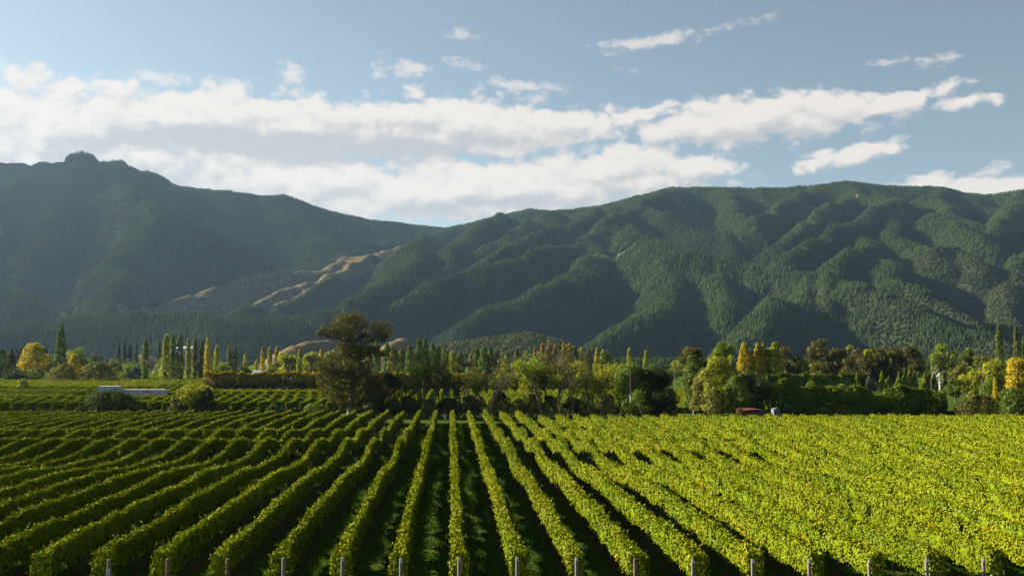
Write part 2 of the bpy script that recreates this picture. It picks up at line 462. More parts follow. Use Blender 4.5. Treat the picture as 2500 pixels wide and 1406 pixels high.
# ------------------------------------------------------------------ vine rows
def row_mesh(name, L, seed, dens_fn, size_fn, zfun, d0, mat, near_end=True, notch=0.02, step=.4):
    """canopy of one trellised row along +Y: a trimmed wall of leaves on an inner mass of foliage"""
    rg = np.random.default_rng(seed)
    s1 = seed * 13.7
    top = lambda y: 1.98 + .16 * (vnoise(y / 1.6, y * 0 + s1) - .5) + .24 * (vnoise(y / 6, y * 0 + s1 + 9) - .5) + .15 * (vnoise(y / .5, y * 0 + s1 + 3) - .5)
    bot = lambda y: .80 + .62 * (vnoise(y / 1.3, y * 0 + s1 + 5) - .5) + .25 * (vnoise(y / .45, y * 0 + s1 + 6) - .5)
    hw = lambda y: .205 + .10 * (vnoise(y / 1.1, y * 0 + s1 + 7) - .5) + .11 * (vnoise(y / 4, y * 0 + s1 + 8) - .5)
    cx = lambda y: .14 * (vnoise(y / 7, y * 0 + s1 + 11) - .5) + .10 * (vnoise(y / 1.5, y * 0 + s1 + 12) - .5)
    gaps = [(g, rg.uniform(.35, .9)) for g in rg.uniform(6, L - 3, max(0, int(rg.poisson(L * notch))))]
    def gap(y):
        s = np.zeros_like(y)
        for g, w in gaps: s = np.maximum(s, np.clip(1.25 - np.abs(y - g) / w, 0, 1))
        return s
    zf = lambda y: zfun(d0 + y)
    # inner mass
    ys = np.arange(.55, L, step)
    g_ = gap(ys)
    prof = np.array([(-.75, .02), (-1, .3), (-1, .75), (-.6, .97), (0, 1.0), (.6, .97), (1, .75), (1, .3), (.75, .02), (0, -.03)])
    t_, b_, w_, c_ = top(ys) - .10, bot(ys) + .08, (hw(ys) - .05) * (1 - .75 * g_), cx(ys)
    t_ = t_ - (t_ - b_) * g_ * .8
    jit = .05 * rg.normal(size=(len(ys), len(prof)))
    X = c_[:, None] + (w_[:, None]) * prof[None, :, 0] + jit
    Z = zf(ys)[:, None] + b_[:, None] + (t_ - b_)[:, None] * prof[None, :, 1]
    Y = ys[:, None] + 0 * X + .08 * rg.normal(size=X.shape)
    V0 = np.stack([X, Y, Z], -1).reshape(-1, 3)
    npf = len(prof)
    i = np.arange(len(ys) - 1)[:, None] * npf; j = np.arange(npf)[None]; j2 = (j + 1) % npf
    F0 = np.stack([i + j, i + j2, i + npf + j2, i + npf + j], -1).reshape(-1, 4)
    capF = np.array([[0, 1, 8, 9], [1, 2, 7, 8], [2, 3, 6, 7]])
    F0 = np.concatenate([F0, capF, (capF + (len(ys) - 1) * npf)[:, ::-1]])
    # leaves
    yy = np.linspace(0, L, int(L / .25))
    dn = dens_fn(yy)
    cdf = np.concatenate([[0], np.cumsum(dn[:-1] * np.diff(yy))])
    n = int(cdf[-1])
    y = np.interp(rg.random(n) * cdf[-1], cdf, yy)
    gg = gap(y)
    keep = rg.random(n) > gg * .85
    y, gg = y[keep], gg[keep]; n = len(y)
    T, B, W, C = top(y), bot(y), hw(y), cx(y)
    if near_end:      # the end of the row bulges and hangs down over the post
        e = np.exp(-(y / .8) ** 2)
        W = W + .16 * e; B = B - .25 * e * rg.random(n)
    r_ = rg.random(n)
    side = np.where(r_ < .40, -1, np.where(r_ < .72, 1, 0))     # left face, right face, top
    zz = rg.random(n) ** .85
    x = np.where(side != 0, side * W * (.80 + .35 * rg.random(n)), W * rg.uniform(-1, 1, n))
    z = np.where(side != 0, B + (T - B) * zz, T + rg.normal(0, .05, n) - .05)
    up = rg.random(n) < .03       # loose shoots
    z = np.where(up & (side == 0), z + rg.random(n) * .28, z)
    x = np.where(up & (side != 0), x + side * rg.random(n) * .22, x)
    ck = (vnoise(y / .38, z / .38, seed + 60) - .5) * .18        # clumps of shoots
    x = x + np.where(side != 0, side * ck, 0)
    z = z + np.where(side == 0, ck * .8, 0) + zf(y)
    N = np.stack([np.where(side != 0, side, 0) + rg.normal(0, .55, n), rg.normal(0, .55, n), np.where(side == 0, .8, .35) + rg.normal(0, .4, n)], 1)
    N[side == 0] += rg.normal(0, .5, (int((side == 0).sum()), 3)) + np.array([-.25, 0, 0])
    yj = np.where(np.abs(y) < .8, y - .35 * rg.random(n) * near_end, y)
    if near_end:      # leaves of the end face
        ef = (y < .7) & (rg.random(n) < .55)
        x = np.where(ef, W * rg.uniform(-1, 1, n), x); z = np.where(ef, zf(y) + B + (T - B) * rg.random(n), z)
        yj = np.where(ef, -.15 + .5 * rg.random(n) ** 1.5, yj); N[ef] = np.array([0, -1, .3]) + rg.normal(0, .5, (int(ef.sum()), 3))
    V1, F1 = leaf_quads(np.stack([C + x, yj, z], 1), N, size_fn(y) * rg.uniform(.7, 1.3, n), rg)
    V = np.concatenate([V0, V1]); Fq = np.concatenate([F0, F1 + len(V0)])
    patch = vnoise(y / 2.2, y * 0 + s1 + 40)
    tint = np.clip(.22 + .30 * rg.random(n) + .42 * (patch - .5) + .55 * (vnoise(y / 9, y * 0 + s1 + 44) - .5) + np.where(side == 0, .34, 0) + np.where(rg.random(n) < .04, .6, 0), 0, 1)  # tops tinted up: young yellow leaves plus sunlit brightness put into the colour
    turned = (vnoise(y / 1.4, zz * 2.5 + s1, seed + 71) > .80) & (zz < .55) & (side != 0) & (rg.random(n) < .55)
    tint = np.where(turned, 1.0 + rg.random(n), tint)
    # loose shoots that lean out of the trimmed wall
    ns = int(L * .55) if near_end else 0
    for _ in range(ns):
        y_ = L * rg.random() ** 2.2; yv = np.array([y_])
        sd = rg.choice([-1, 1]); m_ = int(rg.integers(5, 11)); q = np.linspace(0, 1, m_)
        up_ = rg.random() < .55
        ln = rg.uniform(.25, .6)
        x0 = cx(yv)[0] + (rg.uniform(-1, 1) if up_ else sd) * hw(yv)[0]
        z0_ = zf(yv)[0] + (top(yv)[0] if up_ else bot(yv)[0] + (top(yv)[0] - bot(yv)[0]) * rg.uniform(.1, .9))
        px_ = x0 + sd * ln * (.35 * q ** 1.5 if up_ else .7 * q); pz_ = z0_ + (ln * q - .2 * q ** 2 if up_ else -ln * .5 * q ** 2)
        Ps = np.stack([px_, y_ + rg.normal(0, .15) * q, pz_], 1) + rg.normal(0, .025, (m_, 3))
        Vs, Fs_ = leaf_quads(Ps, rg.normal(0, 1, (m_, 3)) + np.array([0, -.3, .5]), size_fn(yv)[0] * rg.uniform(.7, 1.05, m_), rg)
        Fq = np.concatenate([Fq, Fs_ + len(V)]); V = np.concatenate([V, Vs]); tint = np.concatenate([tint, rg.uniform(.3, .95, m_)])
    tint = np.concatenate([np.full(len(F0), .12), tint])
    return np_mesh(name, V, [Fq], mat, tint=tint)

def trunk_mesh(name, L, seed, zfun, d0, y0, y1, mat):
    rg = np.random.default_rng(seed + 500)
    mb = MB()
    for y in np.arange(y0, y1, 1.8):
        y = y + rg.uniform(-.1, .1)
        z = float(zfun(d0 + y)); x = rg.normal(0, .03)
        mb.tube([(x, y, z - .05), (x + rg.normal(0, .03), y + rg.normal(0, .05), z + .45), (x + rg.normal(0, .04), y + rg.normal(0, .08), z + .95)], [.035, .028, .022], 5)
    return mb.mesh(name, mat)

D0 = 46.0
ORD = ['', 'first', 'second', 'third', 'fourth', 'fifth', 'sixth', 'seventh', 'eighth', 'ninth', 'tenth', 'eleventh', 'twelfth', 'thirteenth', 'fourteenth', 'fifteenth',
       'sixteenth', 'seventeenth', 'eighteenth', 'nineteenth']
TENS = {2: 'twenty', 3: 'thirty', 4: 'forty', 5: 'fifty', 6: 'sixty', 7: 'seventy', 8: 'eighty'}
def ordinal(n):
    if n < 20: return ORD[n]
    t, o = divmod(n, 10)
    return TENS[t][:-1] + 'ieth' if o == 0 else TENS[t] + '-' + ORD[o]

def near_rows():
    dens = lambda y: np.interp(y, [0, 2, 20, 45, 80, 130], [780, 700, 580, 430, 320, 250])
    size = lambda y: np.interp(y, [0, 25, 60, 130], [.108, .116, .145, .18])
    sets = {}
    for key, L, notch in (('left', 122, .014), ('right', 110, .065)):
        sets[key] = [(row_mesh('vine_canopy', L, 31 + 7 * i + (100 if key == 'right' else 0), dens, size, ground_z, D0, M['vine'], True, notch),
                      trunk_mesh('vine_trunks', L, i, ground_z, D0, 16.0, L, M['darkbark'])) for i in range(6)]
    one = []
    for q in range(3):
        mb = MB(); rg = np.random.default_rng(q)
        x = rg.normal(0, .02)
        mb.tube([(x, 0, -.06), (x + rg.normal(0, .04), rg.normal(0, .05), .35), (x + rg.normal(0, .05), rg.normal(0, .07), .75), (x + rg.normal(0, .05), rg.normal(0, .1), 1.05)], [.045, .035, .03, .022], 6)
        one.append(mb.mesh('trunk', M['darkbark']))
    last = None
    for k_ in range(-32, 33):
        x = ROW_X0 + ROW_SP * k_
        y0 = (D0 - x * SY) / CY
        key = 'left' if k_ <= 4 else 'right'
        if k_ == 0:
            lb = 'central vine row running straight away from the camera'
        else:
            side = 'left' if k_ < 0 else 'right'
            look = 'deep green vine row with shaded side' if k_ < 0 else 'sunlit yellow-green vine row'
            lb = f'{look}, {ordinal(abs(k_))} {side} of the straight central row'
        t = thing('vine_row', lb, 'vine row', (x, y0, 0), 0, 'trellised vine rows in front of the tree line')
        v = sets[key][(k_ * 5 + 3) % 6]
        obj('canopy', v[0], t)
        tag(obj('trunk_line', v[1], t), kind='stuff')
        if -9 <= k_ <= 10:
            for j in range(9):
                yl = .9 + 1.8 * j + random.uniform(-.15, .15)
                obj('trunk', one[(j + k_) % 3], t, (0, yl, float(ground_z(D0 + yl))))
near_rows()

def posts():
    """end posts of the rows, with the pale tag near the top of some of them"""
    info = {-6: ('grey', 'sign'), -5: ('brown', None), -4: ('brown', None), -3: ('grey', None), -2: ('grey', 'cap'), -1: ('grey', 'cap'), 0: ('grey', 'cap'), 1: ('grey', 'cap'), 2: ('grey', 'cap'),
            3: ('brown', None), 4: ('grey', 'cap'), 5: ('grey', 'cap'), 6: ('grey', 'cap'), 7: ('grey', 'cap'), 8: ('grey', 'cap'), 9: ('grey', 'cap')}
    px = {-6: 265, -5: 409, -4: 555, -3: 692, -2: 836, -1: 979, 0: 1121, 1: 1263, 2: 1408, 3: 1551, 4: 1692, 5: 1838, 6: 1976, 7: 2123, 8: 2263, 9: 2402}
    for k_, (tone, extra) in info.items():
        p = at(px[k_], 1400, 45.45)
        h = 1.75 + random.uniform(-.04, .06)
        col = 'grey weathered' if tone == 'grey' else 'brown'
        ex = {'sign': ' with white sign', 'cap': ' with pale tag', None: ''}[extra]
        where = 'the straight central vine row' if k_ == 0 else f'the {ordinal(abs(k_))} vine row {"left" if k_ < 0 else "right"} of the central'
        t = thing('trellis_post', f'{col} post{ex} ending {where}', 'post', (p.x, p.y, float(ground_z(45.45))), 0, 'end posts of the vine rows')
        mb = MB()
        r_ = .085
        mb.tube([(0, 0, -.1), (.005, 0, .6), (.0, .01, h - .03), (0, .01, h)], [r_ * 1.05, r_, r_ * .95, r_ * .86], 12)
        mb.build('post', M['wood' if tone == 'grey' else 'redwood'], t, True)
        if extra == 'cap':
            tg = MB(); tg.box((0, -r_ - .006, h - .10), (.11, .012, .13), .004); tg.build('tag', M['tagplate'], t)
            st = MB(); st.box((.005, -r_ - .006, h - .36), (.05, .012, .07), .004); st.build('staple_plate', M['redwood'], t)
        if extra == 'sign':
            s = MB(); s.box((0, -r_ - .008, h - .62), (.17, .014, .42), .005)
            so = s.build('sign', M['tagplate'], t)
            ln = MB()
            for q, (zz, w) in enumerate(((-.50, .10), (-.62, .12), (-.68, .09))): ln.box((0, -r_ - .0185, h + zz), (w, .004, .022))
            ln.build('printed_lines', M['black'], so)
posts()

def far_rows():
    dens = lambda y: np.full_like(y, 80.0)
    size = lambda y: np.full_like(y, .33)
    L = 168
    ms = [row_mesh('far_vine_canopy', L, 301 + 5 * i, dens, size, ground_z, 197.0, M['vine_far'], False, .01, 1.0) for i in range(5)]
    for k_ in range(-78, 25):
        x = ROW_X0 + ROW_SP * k_
        y0 = (197.0 - x * SY) / CY
        o = obj('vine_row', ms[(k_ * 3) % 5], None, (x, y0, 0))
        u_end = x * CY - (y0 + L) * SY
        lb_ = ('thin distant vine row in the block beyond the tall dark gum tree', 'vine row', 'vine rows of the far block')
        tag(o, *lb_)
        if k_ > -27: o.scale.y = 88 / L
        if -34 <= k_ <= -24:                        # rows broken by the white shed
            o.scale.y = .23
            o2 = o.copy(); COL.objects.link(o2); o2.scale.y = .66 if k_ <= -27 else .19; o2.location.y = y0 + 56; tag(o2, *lb_)
    # the flat block beyond, behind the white shed
    ms2 = [row_mesh('far_vine_canopy', 105, 401 + 5 * i, lambda y: np.full_like(y, 40.0), lambda y: np.full_like(y, .5), lambda d: d * 0, 0, M['vine_far'], False, 0, 2.0) for i in range(3)]
    for k_ in range(0, 46):
        x = ROW_X0 - ROW_SP * (28 + k_ * 1.25)
        o = obj('vine_row', ms2[k_ % 3], None, (x, 372, 0))
        tag(o, 'pale vine row on the flat at the foot of the distant trees', 'vine row', 'vine rows behind the white shed')
far_rows()

# ------------------------------------------------------------------ hills
# each ridge or spur: photo pixels of its crest with distance; the hill side is the highest of the slopes that fall from them
def fill_depth(py, zr, Dr, k_):
    a = (875 - py) / F
    return (zr - CAMZ - k_ * Dr) / (a - k_)
def spur(pts, zr, Dr, k_, off, slope, rnd=30, end=0):
    n = len(pts)
    out = []
    for i, (px, py) in enumerate(pts):
        t = i / (n - 1)
        o = off * min(1, t * 3 + .12)
        out.append((px, py, fill_depth(py, zr, Dr, k_) - o))
    return ('s', out, slope, rnd)
ZL, DL, KL = 770, 4000, .36
ZR, DR, KR = 745, 4300, .36
RIDGES = [
    # left massif skyline
    ('m', [(-500, 395, 4000), (0, 407, 4000), (110, 406, 3980), (190, 400, 3950), (290, 410, 3900), (320, 424, 3900), (450, 453, 4000)], .54, 30),
    ('m', [(450, 453, 4000), (600, 482, 4120), (690, 486, 4160), (760, 510, 4220), (900, 540, 4400), (1075, 560, 4600), (1300, 610, 4900)], .46, 30),
    ('s', [(-40, 408, 3950), (-25, 480, 3500), (0, 570, 3100), (-40, 690, 2700)], .62, 25),
    ('s', [(292, 412, 3850), (335, 470, 3430), (385, 520, 3130), (345, 570, 2920), (300, 640, 2690), (285, 700, 2510), (270, 770, 2340)], .66, 25),
    ('s', [(190, 402, 3900), (165, 470, 3520), (130, 540, 3180), (85, 620, 2900), (60, 700, 2700)], .60, 25),
    ('s', [(690, 487, 4130), (735, 535, 3800), (790, 585, 3570), (850, 625, 3420), (890, 650, 3330)], .40, 50),
    ('s', [(600, 484, 4100), (650, 530, 3930), (700, 575, 3800), (760, 620, 3660)], .44, 40),
    ('s', [(900, 542, 4380), (930, 580, 4150), (960, 600, 4000)], .42, 40),
    # right massif skyline
    ('m', [(1060, 568, 4500), (1110, 556, 4450), (1230, 528, 4400), (1300, 513, 4350), (1345, 519, 4350), (1440, 510, 4320), (1500, 499, 4300), (1560, 482, 4300), (1640, 463, 4300), (1750, 461, 4320), (1830, 464, 4320), (1900, 464, 4320), (2000, 456, 4320), (2070, 447, 4320), (2130, 456, 4320), (2210, 461, 4330), (2290, 461, 4330), (2350, 476, 4350), (2400, 480, 4350), (2500, 468, 4330), (2800, 440, 4300)], .52, 30),
    # brown ridge
    ('s', [(1110, 556, 4420), (1020, 592, 3800), (930, 606, 3540), (870, 634, 3360), (790, 656, 3160), (700, 660, 3030), (600, 692, 2860), (480, 726, 2640), (400, 751, 2480), (350, 772, 2380)], .55, 25),
    ('s', [(900, 622, 3380), (840, 652, 3190), (790, 672, 3020), (730, 700, 2850), (650, 742, 2620), (600, 764, 2500)], .58, 18),
    ('s', [(800, 690, 2950), (740, 730, 2740), (680, 760, 2560)], .55, 18),
    spur([(1020, 592), (1000, 640), (960, 690), (880, 730), (800, 770)], ZR, DR, KR, 420, .60),
    # spurs of the right massif
    spur([(1230, 529), (1180, 565), (1120, 605), (1060, 660)], ZR, DR, KR, 200, .55),
    spur([(1500, 498), (1435, 530), (1369, 562), (1318, 577), (1268, 604), (1235, 630), (1185, 647), (1150, 665)], ZR, DR, KR, 260, .66, 20),
    spur([(1345, 519), (1290, 555), (1240, 590), (1195, 612)], ZR, DR, KR, 180, .6, 20),
    spur([(1545, 515), (1452, 585), (1385, 600), (1318, 622), (1268, 645), (1200, 662), (1150, 672), (1068, 700), (1047, 720), (987, 748)], ZR, DR, KR, 360, .64, 20),
    spur([(1485, 563), (1440, 640), (1400, 690), (1330, 720), (1250, 745), (1150, 790)], ZR, DR, KR, 330, .55, 30),
    spur([(1640, 464), (1600, 480), (1540, 510), (1500, 545), (1434, 572)], ZR, DR, KR, 260, .58, 25),
    spur([(1553, 503), (1591, 522), (1656, 540), (1715, 557), (1775, 574)], ZR, DR, KR, 260, .62, 22),
    spur([(1485, 562), (1543, 564), (1611, 597), (1680, 625), (1741, 639), (1837, 648), (1990, 678)], ZR, DR, KR, 480, .66, 20),
    spur([(1680, 626), (1650, 700), (1580, 760), (1520, 800), (1460, 850)], ZR, DR, KR, 470, .56, 25),
    spur([(1741, 640), (1770, 690), (1780, 740), (1760, 800)], ZR, DR, KR, 380, .55, 30),
    spur([(1750, 462), (1790, 505), (1810, 540), (1850, 570)], ZR, DR, KR, 160, .55, 25),
    spur([(2000, 457), (1930, 490), (1890, 520), (1840, 545)], ZR, DR, KR, 220, .58, 25),
    spur([(2105, 486), (2037, 506), (1968, 543), (1910, 587)], ZR, DR, KR, 330, .66, 20),
    spur([(2070, 448), (2105, 485), (2207, 502), (2139, 507), (2088, 536), (2019, 567), (1968, 601), (1938, 632)], ZR, DR, KR, 460, .68, 20),
    spur([(2207, 503), (2275, 529), (2344, 567), (2395, 582)], ZR, DR, KR, 430, .64, 20),
    spur([(2088, 560), (2105, 611), (2054, 649), (2037, 695), (2010, 740)], ZR, DR, KR, 520, .68, 20),
    spur([(2105, 611), (2139, 632), (2190, 693), (2241, 727), (2344, 771), (2400, 800)], ZR, DR, KR, 560, .6, 25),
    spur([(2130, 500), (2210, 600), (2260, 625), (2330, 620), (2390, 650)], ZR, DR, KR, 420, .5, 30),
    spur([(2290, 462), (2270, 490), (2310, 530), (2370, 560)], ZR, DR, KR, 200, .6, 25),
    spur([(2500, 470), (2480, 502), (2446, 533), (2398, 572)], ZR, DR, KR, 260, .66, 20),
    spur([(2600, 470), (2560, 560), (2490, 640), (2470, 720), (2480, 800)], ZR, DR, KR, 350, .66, 20),
    spur([(2080, 700), (1990, 692), (1920, 730), (1850, 775), (1835, 800), (1800, 850)], ZR, DR, KR, 620, .66, 20),
    spur([(1990, 692), (2085, 702), (2180, 735), (2300, 790), (2450, 840)], ZR, DR, KR, 640, .5, 40),
    # dark pine foothill on the left and the spurs behind it
    ('s', [(-300, 700, 2500), (-50, 690, 2450), (0, 702, 2420), (60, 742, 2360), (160, 792, 2280)], .5, 30),
    ('s', [(-60, 870, 1750), (0, 832, 1900), (90, 800, 1990), (200, 782, 2040), (350, 776, 2060), (500, 778, 2060), (560, 790, 2040), (700, 778, 2120), (760, 772, 2200), (900, 800, 2150)], .42, 40),
    ('s', [(480, 780, 2060), (520, 800, 1950), (540, 830, 1850)], .42, 40),
]
def build_hills():
    # a fan of sample columns seen from the vineyard: (tangent, distance)
    tn = np.linspace(-.70, .70, 620)
    ds = np.concatenate([np.linspace(1500, 4700, 330), np.linspace(4740, 6400, 30)])
    Dm, Tm = np.meshgrid(ds, tn, indexing='ij')
    Um = Dm * Tm
    warp = 70
    Uw = Um + warp * (fbm(Um / 260, Dm / 260, 21, 3) - .5)
    Dw = Dm + warp * (fbm(Um / 260, Dm / 260, 31, 3) - .5)
    H = np.full(Dm.shape, -60.0)
    brown = np.zeros(Dm.shape)
    S = 5.0
    for ri, (typ, pts, slope, rnd) in enumerate(RIDGES):
        w = []
        for px, py, D in pts:
            p = at(px, py, D)
            w.append((p.x * CY - p.y * SY, p.x * SY + p.y * CY, p.z))
        w = np.array(w)
        best = np.full(Dm.shape, -1e4)
        main = typ == 'm'
        uu, dd = (Um, Dm) if main else (Uw, Dw)
        sl = slope if main else slope * 1.45
        rnd = rnd if main else rnd * .7
        for a, b in zip(w[:-1], w[1:]):
            ab = b[:2] - a[:2]
            t = np.clip(((uu - a[0]) * ab[0] + (dd - a[1]) * ab[1]) / (ab @ ab + 1e-9), 0, 1)
            dist = np.hypot(uu - a[0] - t * ab[0], dd - a[1] - t * ab[1])
            h = a[2] + t * (b[2] - a[2]) - sl * (np.sqrt(dist * dist + rnd * rnd) - rnd)
            best = np.maximum(best, h)
        m_ = np.maximum(H, best)
        H = m_ + S * np.log(np.exp((H - m_) / S) + np.exp((best - m_) / S)) - 0
    # gullies and small relief
    rid = 1 - np.abs(2 * fbm(Um / 210 + 3, Dm / 300, 41, 4) - 1)
    small = fbm(Um / 70, Dm / 70, 51, 3) - .5
    amp = np.clip((H - 20) / 150, 0, 1) * np.clip((4250 - Dm) / 250, .12, 1)
    cover_rough = 1.0
    H = H + amp * (60 * (rid - .74) + 20 * small) + cover_rough * 10 * (fbm(Um / 38, Dm / 60, 57, 3) - .5)
    x, y = cf(Um, Dm)
    H = np.where(Dm < 1560, -8, H)
    H = np.where(Dm > 6300, -8, H)
    V = np.stack([x, y, H], -1).reshape(-1, 3)
    n, m_ = Dm.shape
    i = np.arange(n - 1)[:, None] * m_ + np.arange(m_ - 1)[None]
    Fq = np.stack([i, i + 1, i + m_ + 1, i + m_], -1).reshape(-1, 4)

    # where the pines are felled or the cover is low scrub
    def near_line(pts, width):
        best = np.full(Dm.shape, 1e9)
        w = np.array([(lambda p: (p.x * CY - p.y * SY, p.x * SY + p.y * CY))(at(*q)) for q in pts])
        for a, b in zip(w[:-1], w[1:]):
            ab = b - a
            t = np.clip(((Um - a[0]) * ab[0] + (Dm - a[1]) * ab[1]) / (ab @ ab + 1e-9), 0, 1)
            best = np.minimum(best, np.hypot(Um - a[0] - t * ab[0], Dm - a[1] - t * ab[1]))
        return best < width * (.55 + .9 * fbm(Um / 90, Dm / 90, 61, 3))
    bare = near_line([(985, 596, 3690), (930, 606, 3540), (870, 634, 3360), (790, 656, 3160), (700, 660, 3030)], 42)
    bare |= near_line([(790, 664, 3110), (700, 672, 2980), (600, 704, 2800), (480, 738, 2580), (400, 757, 2430)], 95)
    bare |= near_line([(860, 640, 3260), (790, 676, 3010), (730, 704, 2840), (650, 746, 2600)], 62)
    clear = near_line([(2050, 497, 3880), (2110, 490, 3900)], 26) | near_line([(1475, 692, 3000), (1540, 697, 2980)], 34) | near_line([(1655, 500, 3950), (1700, 505, 3900)], 26)
    clear |= near_line([(1790, 640, 3180), (1850, 650, 3140)], 9) | near_line([(2300, 580, 3400), (2320, 600, 3350)], 16) | near_line([(1960, 523, 3850), (2000, 515, 3880)], 18)
    clear |= near_line([(400, 600, 3200), (440, 630, 3150)], 7)
    cover = np.where(bare, 1.0, np.where(clear, .6, 0.0))
    mat, k, out = new_mat('hill_floor')
    at_ = k.n('ShaderNodeAttribute', attribute_name='cover')
    tc = k.n('ShaderNodeTexCoord')
    n1 = k.noise(tc.outputs['Object'], .012, 6, .65); n2 = k.noise(tc.outputs['Object'], .09, 4, .65)
    floor = k.mix(n2, (.018, .026, .012, 1), (.045, .052, .022, 1))
    scrub = k.mix(n1, (.08, .085, .030, 1), (.13, .12, .045, 1))
    dry = k.mix(k.smooth(n2, .35, .65), (.06, .058, .026, 1), (.20, .145, .080, 1))
    dry = k.mix(k.smooth(n1, .45, .62), dry, (.13, .085, .05, 1))
    c = k.mix(k.smooth(at_.outputs['Fac'], .1, .5), floor, scrub)
    c = k.mix(k.smooth(at_.outputs['Fac'], .65, .95), c, dry)
    b = k.n('ShaderNodeBsdfDiffuse'); k.put(b.inputs[0], c)
    k.t.links.new(b.outputs[0], out.inputs[0])
    me = np_mesh('hills', V, [Fq], mat, smooth=True)
    a_ = me.attributes.new('cover', 'FLOAT', 'POINT'); a_.data.foreach_set('value', cover.ravel().astype(np.float32))
    tag(obj('hills', me), kind='structure')

    # ---------------- forest
    # visible part only: highest sight angle so far along each column
    ang = (H - CAMZ) / Dm
    runmax = np.maximum.accumulate(ang, 0)
    nc = 620000
    # uniform over area: distance with pdf ~ D
    d = np.sqrt(rng.uniform(1600 ** 2, 4720 ** 2, nc)); t = rng.uniform(-.56, .56, nc)
    fi = np.interp(d, ds[:330], np.arange(330)); fj = (t + .70) / 1.40 * 619
    i0, j0 = fi.astype(int).clip(0, 328), fj.astype(int).clip(0, 618)
    a, b2 = fi - i0, fj - j0
    bl = lambda A: (A[i0, j0] * (1 - a) * (1 - b2) + A[i0 + 1, j0] * a * (1 - b2) + A[i0, j0 + 1] * (1 - a) * b2 + A[i0 + 1, j0 + 1] * a * b2)
    z = bl(H); cv = bl(cover)
    vis = (z + 30 - CAMZ) / d > bl(runmax) - .0005
    u = d * t
    zone = fbm(u / 300, d / 300, 71, 3)
    # broad-leaved scrub on the sunny left face and low on the right
    px_ = 1250 + t * F; py_ = 875 - (z - CAMZ) / d * F
    scr = ((px_ < 60 + 420 * fbm(u / 160, d / 160, 77, 3)) & (zone > .42) & (d > 2450)) | ((px_ > 1780 + 560 * fbm(u / 150, d / 150, 78, 3)) & (py_ > 700) & (zone > .40)) | (zone > .70) | ((px_ < 150) & (py_ < 425))
    keep = vis & (z > 4) & (rng.random(nc) > np.where(cv > .8, .94, np.where(cv > .3, .90, 0))) & (rng.random(nc) < np.clip(.72 + .6 * (fbm(u / 60, d / 60, 81, 2) - .4), .5, 1))
    d, u, z, scr, zone, cv = d[keep], u[keep], z[keep], scr[keep], zone[keep], cv[keep]
    # and the woods on the flat at their foot
    nf = 26000
    df = rng.uniform(820, 1700, nf); tf_ = rng.uniform(-.56, .56, nf); pf = 1250 + tf_ * F
    kf = ((df > 1420) | (pf < 300) | (pf > 1340)) & (rng.random(nf) < .8)
    df, uf = df[kf], (df * tf_)[kf]
    d, u, z = np.concatenate([d, df]), np.concatenate([u, uf]), np.concatenate([z, df * 0])
    zf = fbm(uf / 120, df / 120, 75, 3)
    scr, zone, cv = np.concatenate([scr, zf > .42]), np.concatenate([zone, zf]), np.concatenate([cv, df * 0])
    n = len(d)
    print('hill trees', n)
    X, Y = cf(u, d)
    hgt = rng.uniform(6.5, 14, n) * (.75 + .5 * fbm(u / 120, d / 120, 91, 2))
    pxs = u / d * F + 1250
    peak = (pxs > 152 + rng.normal(0, 4, n)) & (pxs < 226 + rng.normal(0, 4, n)) & (d > 3880)
    peak2 = (pxs > 224) & (pxs < 298 + rng.normal(0, 2, n)) & (d > 3800)
    hgt = np.where(peak, rng.uniform(34, 50, n) * (1 - .35 * ((pxs - 189) / 37) ** 2), np.where(peak2, rng.uniform(20, 33, n) * (1 - .4 * np.abs(pxs - 272) / 48), hgt))
    scr = scr & ~peak & ~peak2
    hgt = np.where(cv > .3, hgt * rng.uniform(.12, .5, n), hgt)
    ptint = np.clip(.30 + .25 * rng.random(n) + 1.1 * (zone - .45), 0, 1)
    Vs, F3, Ts, base = [], [], [], 0
    groups = [(scr, True), (~scr, False)]
    mats = [M['pine'], M['scrub']]; MI = []
    for sel, isb in groups:
        ii = np.nonzero(sel)[0]
        for var in range(4):
            idx = ii[var::4]
            if not len(idx): continue
            rg = np.random.default_rng(var + 10 * isb)
            tv, tf = [], []
            if isb:     # rounded crown: a bumpy low dome
                tv.append((0, 0, 1.0)); r1 = []
                for lv, (rr, zz) in enumerate(((.28, .86), (.42, .55), (.30, .16))):
                    for q in range(6): tv.append((rr * math.cos(q * 1.047 + lv * .5) * rg.uniform(.75, 1.25), rr * math.sin(q * 1.047 + lv * .5) * rg.uniform(.75, 1.25), zz * rg.uniform(.85, 1.1)))
                for q in range(6): tf.append((0, 1 + q, 1 + (q + 1) % 6))
                for lv in range(2):
                    for q in range(6):
                        a0, a1 = 1 + lv * 6 + q, 1 + lv * 6 + (q + 1) % 6
                        tf += [(a0, a0 + 6, a1), (a1, a0 + 6, a1 + 6)]
            else:       # conifer: three ragged tiers
                for (zb, zt, rr, m2) in ((.05, .55, .26, 7), (.32, .80, .19, 6), (.58, 1.0, .11, 5)):
                    o_ = len(tv); ph = rg.uniform(0, 6)
                    tv.append((rg.uniform(-.02, .02), rg.uniform(-.02, .02), zt))
                    for q in range(m2):
                        r3 = rr * rg.uniform(.6, 1.25); tv.append((r3 * math.cos(ph + q * 2 * math.pi / m2), r3 * math.sin(ph + q * 2 * math.pi / m2), zb + rg.uniform(-.05, .07)))
                    for q in range(m2): tf.append((o_, o_ + 1 + q, o_ + 1 + (q + 1) % m2))
            tv, tf = np.array(tv), np.array(tf)
            th = rng.uniform(0, 6.28, len(idx)); h_ = hgt[idx] * (.40 if isb else 1); wd = np.minimum(h_, 15) * rng.uniform(.85, 1.25, len(idx)) * (1.25 if isb else .92)
            c_, s_ = np.cos(th), np.sin(th)
